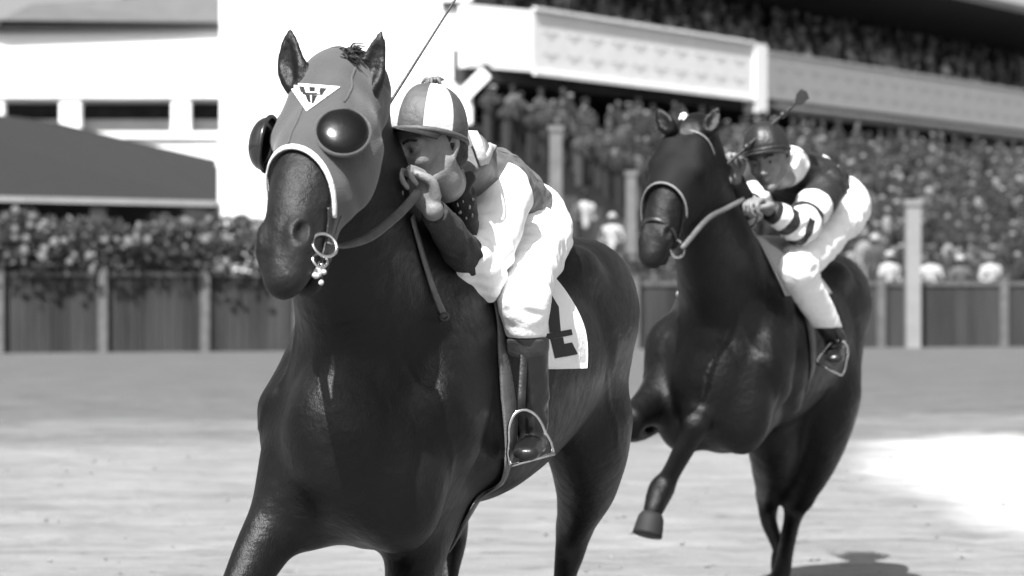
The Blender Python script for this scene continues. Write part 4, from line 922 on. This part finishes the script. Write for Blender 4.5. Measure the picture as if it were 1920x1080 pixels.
g = MB(); P = crom([Q2(.53, -.10, -.08), mir2(J2(1360, 420, 9.85)), J2(1362, 352, 9.96), rw2 + h2r * .08], 6); V, F = ribbon(P, [nrm(np.array([-.25, -1, .5]))] * len(P), .022, .005); g.add(V, F); g.build('rein', M['pale_leather'], rt2, True)
wp2 = thing('riding_whip', 'short riding whip with a dark leather flap raised above the black cap', 'whip', tuple(rw2))
p0, p1 = J2(1352, 318, 9.86), J2(1496, 190, 10.05); d = nrm(p1 - p0); g = MB(); g.tube(crom([p0 - d * .12, p0, p0 * .5 + p1 * .5, p1], 6), list(np.linspace(.0095, .0055, 19)), 8); sh2 = g.build('shaft', M['leather'], wp2, True)
for t_ in (.33, .55, .8): g = MB(); q = p0 + (p1 - p0) * t_; g.tube([q - d * .016, q, q + d * .016], [.010, .014, .010], 10); g.build('binding', M['leather'], wp2, True)
g = MB(); e = nrm(np.cross(d, (0, 1, 0))); c = p1 + d * .028
pl = [c - d * .035 + e * .01, c - d * .012 + e * .026, c + d * .022 + e * .03, c + d * .034 + e * .006, c + d * .022 - e * .022, c - d * .02 - e * .02, c - d * .035 - e * .008]
n = len(pl); g.add([p + np.array([0, -.006, 0]) for p in pl] + [p + np.array([0, .006, 0]) for p in pl], [tuple(range(n)), tuple(range(2 * n - 1, n - 1, -1))] + [(i, n + i, n + (i + 1) % n, (i + 1) % n) for i in range(n)]); g.build('leather_flap', M['leather'], wp2)
# ------------------------------------------------------------------ track, fence, hedge, buildings, stand, crowd
def ground_mat():
    m = bpy.data.materials.new('track_dirt'); m.use_nodes = True; t = m.node_tree; N = t.nodes.new; Lk = t.links.new; p = t.nodes['Principled BSDF']; p.inputs['Roughness'].default_value = .95; p.inputs['Specular IOR Level'].default_value = .1
    g = N('ShaderNodeNewGeometry'); sx = N('ShaderNodeSeparateXYZ'); Lk(g.outputs['Position'], sx.inputs[0])
    def noise_(sc, det, st=(1, 1, 1), rough=.6):
        mp = N('ShaderNodeMapping'); mp.inputs['Scale'].default_value = st; Lk(g.outputs['Position'], mp.inputs[0]); n = N('ShaderNodeTexNoise'); n.inputs['Scale'].default_value = sc; n.inputs['Detail'].default_value = det; n.inputs['Roughness'].default_value = rough; Lk(mp.outputs[0], n.inputs['Vector']); return n.outputs['Fac']
    def math_(op, a, b=None, c=None):
        q = N('ShaderNodeMath'); q.operation = op
        for i, v in enumerate((a, b, c)):
            if v is None: continue
            if hasattr(v, 'links'): Lk(v, q.inputs[i])
            else: q.inputs[i].default_value = v
        return q.outputs[0]
    yy = math_('ADD', sx.outputs['Y'], math_('MULTIPLY', math_('SUBTRACT', noise_(.35, 4), .5), 5.)); yy = math_('ADD', yy, math_('MULTIPLY', sx.outputs['X'], -.12))
    cr = N('ShaderNodeValToRGB'); mr = N('ShaderNodeMapRange'); mr.inputs['From Max'].default_value = 60; Lk(yy, mr.inputs['Value']); Lk(mr.outputs[0], cr.inputs[0]); e = cr.color_ramp.elements
    e[0].position = 0; e[0].color = (.23,) * 3 + (1,); e[1].position = .36; e[1].color = (.215,) * 3 + (1,)
    for ps, c in ((.40, .14), (.425, .18), (.45, .12), (.70, .11), (1., .11)): q = e.new(ps); q.color = (c, c, c, 1)
    n1 = noise_(3.2, 8, (.28, 1, 1), .7); n2 = noise_(26, 5, (.3, 1, 1), .7); n3 = noise_(130, 3)
    f = math_('ADD', math_('MULTIPLY', math_('SUBTRACT', n1, .5), 1.5), math_('ADD', math_('MULTIPLY', math_('SUBTRACT', n2, .5), .55), math_('MULTIPLY', math_('SUBTRACT', n3, .5), .9))); hp = N('ShaderNodeMapRange'); hp.inputs['From Min'].default_value = .60; hp.inputs['From Max'].default_value = .70; Lk(noise_(5.5, 3, (.6, 1, 1)), hp.inputs['Value']); f = math_('ADD', f, 1.); f = math_('SUBTRACT', f, math_('MULTIPLY', hp.outputs[0], .22))
    # washed-out glare at the right, painted into the dirt colour
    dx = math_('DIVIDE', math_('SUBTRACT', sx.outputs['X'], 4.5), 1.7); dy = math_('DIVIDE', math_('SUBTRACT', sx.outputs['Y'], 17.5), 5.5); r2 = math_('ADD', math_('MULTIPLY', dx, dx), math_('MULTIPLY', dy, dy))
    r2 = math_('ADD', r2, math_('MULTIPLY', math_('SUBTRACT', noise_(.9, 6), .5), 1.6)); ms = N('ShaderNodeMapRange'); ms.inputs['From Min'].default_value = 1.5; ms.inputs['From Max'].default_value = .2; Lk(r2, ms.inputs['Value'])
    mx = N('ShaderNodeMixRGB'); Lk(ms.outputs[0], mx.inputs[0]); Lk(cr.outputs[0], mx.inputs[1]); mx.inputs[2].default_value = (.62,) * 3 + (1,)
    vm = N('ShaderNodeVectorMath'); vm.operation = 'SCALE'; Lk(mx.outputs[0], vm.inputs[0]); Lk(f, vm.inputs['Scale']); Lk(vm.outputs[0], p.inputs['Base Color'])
    hgt = math_('SUBTRACT', math_('ADD', math_('MULTIPLY', n1, 1.2), math_('ADD', math_('MULTIPLY', n2, .5), math_('MULTIPLY', n3, .16))), math_('MULTIPLY', hp.outputs[0], .35))
    b = N('ShaderNodeBump'); b.inputs['Strength'].default_value = .7; b.inputs['Distance'].default_value = .09; Lk(hgt, b.inputs['Height']); Lk(b.outputs[0], p.inputs['Normal']); return m
g = MB(); xs = list(np.linspace(-9, 9, 91)); ys = list(np.linspace(4, 34, 151))
V = []; xx = [-700] + xs + [700]; yv = [-60] + ys + [1200]
for y in yv:
    for x in xx:
        z = 0
        if -9 < x < 9 and 4 < y < 34: z = .035 * noise.noise(Vector((x * 1.3, y * 2.2, 0))) + .02 * noise.noise(Vector((x * 4, y * 5, 3)))
        V.append((x, y, z * min(1, (9 - abs(x)) / 1.5, (y - 4) / 1., (34 - y) / 2.) if z else 0))
n = len(xx); g.add(V, [(j * n + i, j * n + i + 1, (j + 1) * n + i + 1, (j + 1) * n + i) for j in range(len(yv) - 1) for i in range(n - 1)])
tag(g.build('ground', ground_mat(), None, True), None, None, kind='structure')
# clods of dirt
R = random.Random(21); g = MB(); M['clod'] = mat('clod', .17, .95, var=.5, vscale=30)
for i in range(420):
    y = R.uniform(9, 26); x = R.uniform(-2.6, 2.4) * y / 11; r = R.uniform(.005, .017); g.ball((x, y, r * .4), (r, r * R.uniform(.6, 1), r * .6), 6, 4)
tag(g.build('dirt_clods', M['clod'], None, True), 'small clods of loose dirt scattered over the track', 'dirt', kind='stuff')

fy = lambda px: 53.0 + (px / 1920.) * 5.8                      # the line of the outer fence
M['board'] = mat('dark_board', .025, .8, var=.8, vscale=1.6, bump=.3, bscale=20, stretch=(1, 1, .12)); M['fpost'] = mat('fence_post', .085, .8, var=.3, vscale=5)
M['leaf'] = mat('leaf', .035, .6, var=.6, vscale=5); M['leaf2'] = mat('leaf_light', .045, .6, var=.5, vscale=5); M['bloom'] = mat('bloom', .15, .7, var=.3, vscale=9)
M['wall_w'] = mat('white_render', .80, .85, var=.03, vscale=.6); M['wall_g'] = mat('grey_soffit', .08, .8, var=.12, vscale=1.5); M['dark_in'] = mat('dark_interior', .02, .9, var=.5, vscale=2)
M['roof_d'] = mat('dark_shingle', .007, .9, var=.25, vscale=4, bump=.4, bscale=14); M['panel'] = mat('balcony_panel', .72, .8, var=.06, vscale=2); M['orn'] = mat('balcony_ornament', .5, .8)
M['pale'] = mat('pale_paint', .2, .7, var=.1, vscale=3); M['stand'] = mat('stand_concrete', .03, .9, var=.3, vscale=1)
def fence(px0, px1, posts, ztop, label):
    a, b = W(px0, 0, fy(px0)), W(px1, 0, fy(px1)); a[2] = b[2] = 0; d = nrm(b - a); L_ = np.linalg.norm(b - a); o = thing('board_fence', label, 'fence', tuple(a))
    g = MB(); n = int(L_ / .18)
    for i in range(n): p, q = a + d * (i * L_ / n + .006), a + d * ((i + 1) * L_ / n - .006); h = ztop - .05 + .03 * math.sin(i * 2.7); g.beam(p + np.array([0, 0, h / 2]), q + np.array([0, 0, h / 2]), .03, h)
    g.build('board_panel', M['board'], o)
    g = MB(); g.beam(a + np.array([0, -.035, ztop - .12]), b + np.array([0, -.035, ztop - .12]), .04, .10); g.build('top_rail', M['fpost'], o)
    for px in posts:
        p = W(px, 0, fy(px)); g = MB(); g.box(p[0] - .10, p[1] - .22, 0, p[0] + .10, p[1] - .06, ztop + .04); g.box(p[0] - .12, p[1] - .24, ztop + .04, p[0] + .12, p[1] - .04, ztop + .08); g.build('post', M['fpost'], o)
    return o
fence(-160, 900, [-150, 2, 196, 387, 560, 740], 1.82, 'dark vertical board fence under the flowering hedge left of the hooded horse')
fence(905, 2080, [1000, 1190, 1380, 1545, 1650, 1880, 2040], 1.62, 'dark board fence in front of the crowd right of the second horse')
# hedge with flowers
def hedge(px0, px1, z0, z1, dep, n, label, name, nb, seed, off=.35):
    R = random.Random(seed); o = thing(name, label, 'hedge', tuple(W(px0, 540, fy(px0)) * np.array([1, 1, 0]))); V = []; F = []; mi = []
    hs = [noise.noise(Vector((k * .8, seed, 0))) for k in range(400)]
    def pt(fr):
        t = R.random(); px = px0 + t * (px1 - px0); y = fy(px) + off + R.random() * dep * fr; p = W(px, 540, y); zt = z1 + .35 * noise.noise(Vector((p[0] * .9, seed, 0))) - .25 * (R.random() ** 2); p[2] = z0 + (zt - z0) * R.random() ** .8 + .15 * noise.noise(Vector((p[0] * 2, seed, 5))); return p
    for i in range(n):
        p = pt(1); s_ = R.uniform(.05, .12); d = nrm([R.gauss(0, 1), R.gauss(-.5, 1), R.gauss(0, 1)]); e = nrm(np.cross(d, [R.gauss(0, 1), R.gauss(0, 1), R.gauss(0, 1)])); f_ = np.cross(d, e); k = len(V)
        V += [p - e * s_, p + f_ * s_ * .45 + d * .01, p + e * s_, p - f_ * s_ * .45 + d * .01]; F.append((k, k + 1, k + 2, k + 3)); mi.append(0 if noise.noise(Vector(p) * 1.7) + R.uniform(-.25, .25) < .12 else 1)
    fo = mk('foliage', V, F, [M['leaf'], M['leaf2']], o, False, mi); pr = None
    for i in range(nb):
        p = pt(.05); p[1] -= .15; s_ = R.uniform(.04, .11)
        if pr is None or i % 3 == 0:
            g = MB(); pr_c = p
            for q in range(7):
                a = q * .9; c = p + np.array([math.cos(a) * s_ * .55, -.02, math.sin(a) * s_ * .55]); g.ball(c, (s_ * .42, s_ * .2, s_ * .36), 6, 4)
            g.ball(p + np.array([0, -.03, 0]), s_ * .3, 6, 4); pr = g.build('blossom', M['bloom'], o, True, origin=p)
        else: c = pr.copy(); COL.objects.link(c); c.location = Vector(tuple(p - wloc(o))); c.rotation_euler = (0, R.uniform(0, 3), 0)
    g = MB(); a, b = W(px0, 540, fy(px0) + off + .3), W(px1, 540, fy(px1) + off + .3); g.beam(a * [1, 1, 0] + [0, 0, z0 * .5 + .55], b * [1, 1, 0] + [0, 0, z0 * .5 + .55], .5, z0 + .6); g.build('planter_or_added_backing', M['leaf'], o) if off > 0 else None
    if off < 0: g = MB(); a, b = W(px0, 540, fy(px0) + .5), W(px1, 540, fy(px1) + .5); g.beam(a * [1, 1, 0] + [0, 0, .85], b * [1, 1, 0] + [0, 0, .85], .3, 1.7); g.build('planter_or_added_backing', M['leaf'], o)  # backing slab added to stop light showing between the boards
    return o
hedge(-170, 690, 1.78, 2.95, 1.9, 12000, 'long leafy hedge with pale blossoms above the left board fence', 'flowering_hedge', 90, 3, -.55)
hedge(1040, 1330, .9, 2.15, 1.0, 3000, 'dark low hedge behind the fence between the two horses', 'low_hedge', 10, 8, .4)

def pbox(g, px0, py0, px1, py1, Y, dep, m=0):
    a, b = W(px0, py1, Y), W(px1, py0, Y); g.box(a[0], Y, a[2], b[0], Y + dep, b[2], m)
# white clubhouse
YC = 75.5; cl = thing('clubhouse', 'bright white clubhouse with an open gallery at the upper left', 'building', tuple(W(430, 0, YC) * np.array([1, 1, 0])))
g = MB(); pbox(g, -400, 46, 412, 182, YC, 3.); pbox(g, -400, 262, 412, 560, YC, 3.); g.box(*(list(W(-400, 660, YC)[:2]) + [0]), *(list(W(412, 0, YC)[:1]) + [YC + 3, W(0, 560, YC)[2] + .01])); g.build('gallery_wall', M['wall_w'], cl)
g = MB(); pbox(g, 412, -420, 885, 640, YC - 1.2, 9.); g.build('tower_wall', M['wall_w'], cl)
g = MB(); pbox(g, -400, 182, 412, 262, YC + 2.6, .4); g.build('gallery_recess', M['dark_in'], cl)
for a, b in ((-120, -80), (-4, 6), (111, 150), (321, 356)): g = MB(); pbox(g, a, 182, b, 246, YC + .1, .5); g.build('gallery_post', M['wall_w'], cl)
g = MB(); pbox(g, -400, 224, 412, 247, YC + .7, .1); g.build('gallery_screen', M['pale'], cl)
g = MB(); pbox(g, -400, 247, 412, 259, YC - .15, .3); g.build('gallery_rail', M['wall_w'], cl)
g = MB(); a = W(-400, 46, YC - .3); b = W(424, 42, YC - .3); g.add([W(-400, 50, YC - .3), W(424, 42, YC - .3), W(424, -14, YC + 1.5), W(60, 6, YC + 1.5), W(0, 38, YC - .5), W(-400, 30, YC + 1)], [(0, 1, 2, 3, 4, 5)]); o_ = g.build('roof_eave', M['wall_g'], cl)
sm = o_.modifiers.new('thick', 'SOLIDIFY'); sm.thickness = .25
g = MB(); pbox(g, 828, 2, 893, 14, YC - 1.35, .1); g.build('small_window', M['dark_in'], cl)
# pavilion with dark roof
YP = 62.; pv = thing('pavilion', 'low pavilion with a broad dark shingled roof before the white clubhouse', 'pavilion', tuple(W(100, 0, YP) * np.array([1, 1, 0])))
pf = [W(-300, 362, YP - 1), W(405, 378, YP - 1), W(405, 300, YP + 2.2), W(240, 262, YP + 4), W(110, 230, YP + 5), W(-10, 214, YP + 5.5), W(-300, 190, YP + 5.5)]
g = MB(); g.add(pf, [(0, 1, 2, 3, 4, 5, 6)]); o_ = g.build('roof', M['roof_d'], pv); sm = o_.modifiers.new('thick', 'SOLIDIFY'); sm.thickness = .2
g = MB(); g.beam(W(-300, 366, YP - 1.1), W(406, 382, YP - 1.1), .12, .13); g.build('fascia', M['pale'], pv)
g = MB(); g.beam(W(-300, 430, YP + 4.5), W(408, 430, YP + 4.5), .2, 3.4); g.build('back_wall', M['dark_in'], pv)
for px in (-150, 182, 398): g = MB(); p = W(px, 380, YP - .8); g.box(p[0] - .18, p[1], 0, p[0] + .18, p[1] + .3, p[2]); g.build('post', M['pale'], pv)
# grandstand
e_ = np.array([.59, .807, 0]); e_ = nrm(e_); nf_ = np.array([e_[1], -e_[0], 0]); Z = np.array([0, 0, 1.])
A0 = W(1000, 135, 75.); A0[2] = 0; st = thing('grandstand', 'long roofed grandstand with a pale balcony front receding to the right', 'grandstand', tuple(A0))
sp = lambda s, d, z: A0 + e_ * s + nf_ * d + Z * z
def slab(g, s0, s1, d0, d1, z0, z1, m=0):
    V = [sp(s, d, z) for z in (z0, z1) for d in (d0, d1) for s in (s0, s1)]; g.add(V, [(0, 2, 3, 1), (4, 5, 7, 6), (0, 1, 5, 4), (2, 6, 7, 3), (0, 4, 6, 2), (1, 3, 7, 5)], m)
g = MB(); slab(g, 0, 13.3, -.4, 0, 8.0, 9.84); slab(g, 13.3, 80, -.9, -.5, 7.95, 9.7); g.build('balcony_front', M['panel'], st)
g = MB(); slab(g, 13.1, 13.9, -.4, .1, 7.5, 9.9); g.build('balcony_pier', M['wall_w'], st)
g = MB(); a, b = sp(0, -.2, 8.92), W(868, 78, 73.5); b[2] = 8.92; g.beam(a, b, .4, 1.86); g.build('balcony_end', M['wall_w'], st)
g = MB(); slab(g, 0, 13.1, -.02, .10, 9.86, 9.96); slab(g, 0, 13.1, -.02, .10, 7.88, 7.99); slab(g, 13.9, 80, -.52, -.40, 9.72, 9.82); slab(g, 13.9, 80, -.52, -.40, 7.83, 7.94); g.build('balcony_moulding', M['panel'], st)
g = MB()
for k in range(52):                                      # faint pressed ornaments on the balcony front
    s0 = .5 + k * 1.25
    if 12.2 < s0 < 14: continue
    dd = .0 if s0 < 13.3 else -.5
    for zz in (8.45, 9.1):
        slab(g, s0, s0 + .34, dd, dd + .01, zz + .1, zz + .16); slab(g, s0 + .45, s0 + .85, dd, dd + .01, zz + .1, zz + .16); slab(g, s0 + .28, s0 + .56, dd + .001, dd + .012, zz - .02, zz + .05)
tag(g.build('balcony_ornament', M['orn'], st), None, None, kind='stuff')
g = MB(); slab(g, -.5, 90, -14, .6, 12.8, 13.12); g.build('roof', M['wall_g'], st)
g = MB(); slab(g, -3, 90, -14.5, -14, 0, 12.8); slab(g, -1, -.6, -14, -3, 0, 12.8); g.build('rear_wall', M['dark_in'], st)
g = MB()
for k in range(14): slab(g, -2, 90, -14, -.4 - .9 * k, 7.6 + .42 * k, 8.1 + .5 * k)
for k in range(18): slab(g, -5, 90, -3, 13.6 - .85 * k, 0.2 + .34 * k if k else 0, .54 + .34 * k)
g.build('terrace', M['stand'], st)
g = MB(); g.beam(W(912, 136, 72), W(866, 182, 72), .3, .38); g.build('brace', M['wall_w'], st)
# crowd
tones = [.008, .013, .022, .04, .075, .17]; cm = [mat('crowd_cloth', t_, .9) for t_ in tones]; sk = mat('crowd_skin', .09, .7); cmu = [mat('crowd_cloth_upper', t_, .9) for t_ in (.05, .1, .16, .28, .45, .7)]; sku = mat('crowd_skin_upper', .3, .7)  # upper-deck colours lightened to offset the shade under the roof
def figure(g, p, h, f, rr, tone, hat, low=0.):
    sd = np.array([f[1], -f[0], 0]); w = .22 * h / 1.7; cs = []
    for z, a, b in ((low, .16, .11), (.9, .17, .12), (1.15, .19, .12), (1.38, .23, .11), (1.46, .12, .08), (1.5, .055, .055)):
        cs.append([p + sd * a * math.cos(q) * h / 1.7 + f * b * math.sin(q) * h / 1.7 + Z * z * h / 1.7 for q in np.linspace(0, 2 * math.pi, 7)[:-1]])
    V = [v for c in cs for v in c]; F = [(i * 6 + j, i * 6 + (j + 1) % 6, i * 6 + 6 + (j + 1) % 6, i * 6 + 6 + j) for i in range(5) for j in range(6)]; g.add(V, F, tone)
    g.ball(p + Z * 1.6 * h / 1.7 + f * .02, (.08, .09, .12), 7, 5, 6)
    if hat >= 0: g.ball(p + Z * 1.69 * h / 1.7, (.10, .10, .07), 7, 4, hat); g.ball(p + Z * 1.655 * h / 1.7, (.15, .16, .015), 8, 3, hat)
    for s in (-1, 1): g.tube([p + sd * s * .2 * h / 1.7 + Z * 1.36 * h / 1.7, p + sd * s * .27 + Z * 1.1 + f * .05, p + sd * s * rr.uniform(.1, .24) + Z * rr.uniform(.9, 1.4) + f * .28], [.05, .045, .035], 5, tone)
def crowd(rows, s0, s1, step, dfn, zfn, seed, name, label):
    R = random.Random(seed); g = MB()
    for k in range(rows):
        s = s0 + R.random() * .5
        while s < s1:
            if R.random() < .9:
                p = sp(s, dfn(k) + R.uniform(-.3, .3), zfn(k) + R.uniform(-.12, .12)); f = nrm(nf_ * 1 + e_ * R.uniform(-.8, .1)); t_ = R.choices(range(6), (5, 5, 4, 3, 2, 1))[0]
                figure(g, p, R.uniform(1.55, 1.8), f, R, t_, R.choice((-1, 0, 1, 3, 4, 5)))
            s += step * R.uniform(.85, 1.3)
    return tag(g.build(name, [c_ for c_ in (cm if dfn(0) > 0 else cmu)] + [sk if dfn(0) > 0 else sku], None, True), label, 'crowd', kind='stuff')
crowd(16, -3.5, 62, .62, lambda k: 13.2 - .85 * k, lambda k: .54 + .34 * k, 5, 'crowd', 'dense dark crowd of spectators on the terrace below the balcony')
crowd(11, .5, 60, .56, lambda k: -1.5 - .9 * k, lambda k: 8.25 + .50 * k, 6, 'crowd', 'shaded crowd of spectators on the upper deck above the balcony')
# people at the rail
M['pole_dim'] = mat('post_paint', .12, .8, var=.2, vscale=3)
M['shirt_w'] = mat('white_shirt', .34, .8); pt_ = [M['shirt_w'], cm[3], cm[0], sk, cm[4]]
def spectator(px, Y, zb, h, tone, hat, label, seed):
    R = random.Random(seed); p = W(px, 540, Y); p[2] = zb; o = thing('person', label, 'person', tuple(p), 'spectators standing behind the right fence'); f = nrm(np.array([R.uniform(-.3, .3), -1, 0]))
    S_ = Shape(); sd = np.array([f[1], -f[0], 0]); q = lambda a, b, c: p + (a * sd + b * f + c * Z) * h / 1.72
    S_.chain([q(0, 0, .92), q(0, 0, 1.1), q(0, 0, 1.32), q(0, 0, 1.42)], [(.16, .11), (.14, .10), (.18, .11), (.12, .08)], sd, .04)
    for s in (-1, 1):
        S_.chain([q(s * .09, 0, .9), q(s * .10, .02, .5), q(s * .10, 0, .08)], [.085, .058, .04], sd, .04); S_.chain([q(s * .10, 0, .05), q(s * .11, .14, .04)], [.04, .035], sd, .02)
        a_ = R.uniform(.1, .35); S_.chain([q(s * .19, 0, 1.37), q(s * .26, .03, 1.12), q(s * .18, a_, 1.0 + a_)], [.055, .045, .035], sd, .03); S_.ell(q(s * .18, a_ + .05, 1.02 + a_), .04, None, .02)
    S_.chain([q(0, 0, 1.42), q(0, .01, 1.52)], [.055, .05], sd, .02); S_.ell(q(0, .02, 1.60), (.078, .09, .115), (sd, f, Z), .02); S_.ell(q(0, .11, 1.585), .018, None, .015)
    Vm, Fm = S_.mesh(.028, smooth=1); mi = None; mk('body', Vm, Fm, sk, o)
    C_ = Shape(); C_.ops = [x for x in S_.ops if x[0] == 'c'][:1] + [x for x in S_.ops if x[0] == 'c' and len(x[1]) > 10][1:]
    C_.chain([q(0, 0, .90), q(0, 0, 1.1), q(0, 0, 1.32), q(0, 0, 1.41)], [(.18, .13), (.16, .12), (.20, .13), (.13, .09)], sd, .04)
    for s in (-1, 1): C_.chain([q(s * .19, 0, 1.37), q(s * .26, .03, 1.12), q(s * .22, .12, 1.06)], [.07, .06, .052], sd, .03)
    C_.ops = C_.ops[-3:]; Vm, Fm = C_.mesh(.028, smooth=1); mk('shirt', Vm, Fm, pt_[tone], o)
    T_ = Shape(); 
    for s in (-1, 1): T_.chain([q(s * .07, 0, .95), q(s * .10, .02, .5), q(s * .10, 0, .08)], [.12, .085, .075], sd, .05)
    Vm, Fm = T_.mesh(.03, smooth=1); mk('trousers', Vm, Fm, cm[2], o)
    if hat is not None: g = MB(); g.ball(q(0, 0, 1.69), (.105, .11, .08), 12, 8); g.ball(q(0, .0, 1.655), (.16, .17, .016), 14, 4); g.build('hat', pt_[hat], o, True)
for i, (px, dY, zb, h, tn, ht, lb) in enumerate([
    (1096, 4.2, 2.0, 1.78, 0, 2, 'spectator in a white shirt and black hat between the two horses'),
    (1148, 4.0, 1.5, 1.7, 0, 0, 'spectator in white shirt and white hat left of the second horse\'s nose'),
    (1668, 1.6, .55, 1.7, 0, 0, 'spectator in white shirt and white hat just left of the pale post'),
    (1745, 1.5, .5, 1.72, 0, 2, 'spectator in white shirt and black hat just right of the pale post'),
    (1640, 2.2, .9, 1.76, 1, 0, 'tall spectator in a grey jacket and white hat nearest the second jockey'),
    (1800, 1.6, .5, 1.66, 4, 0, 'short spectator in a pale grey jacket and white hat at the right rail'),
    (1858, 1.5, .5, 1.74, 0, None, 'bareheaded spectator in a white shirt near the right edge')]): spectator(px, fy(px) + dY, zb, h, tn, ht, lb, i)
def pole(px, py0, py1, Y, w, label, pm='pale'):
    a, b = W(px, py1, Y), W(px, py0, Y); o = thing('post', label, 'post', (a[0], Y, 0)); g = MB(); g.box(a[0] - w / 2, Y - w / 2, 0, a[0] + w / 2, Y + w / 2, b[2]); g.build('shaft', M[pm], o); g = MB(); g.box(a[0] - w * .62, Y - w * .62, b[2], a[0] + w * .62, Y + w * .62, b[2] + .12); g.build('cap', M[pm], o)
pole(1711, 385, 650, fy(1711) - .5, .34, 'pale square post standing before the right fence'); pole(1042, 246, 650, fy(1042) + 3, .30, 'tall pale post rising beside the leading jockey\'s back', 'pole_dim'); pole(1183, 330, 650, fy(1183) + 2.2, .24, 'pale post just left of the second horse\'s head', 'pole_dim')
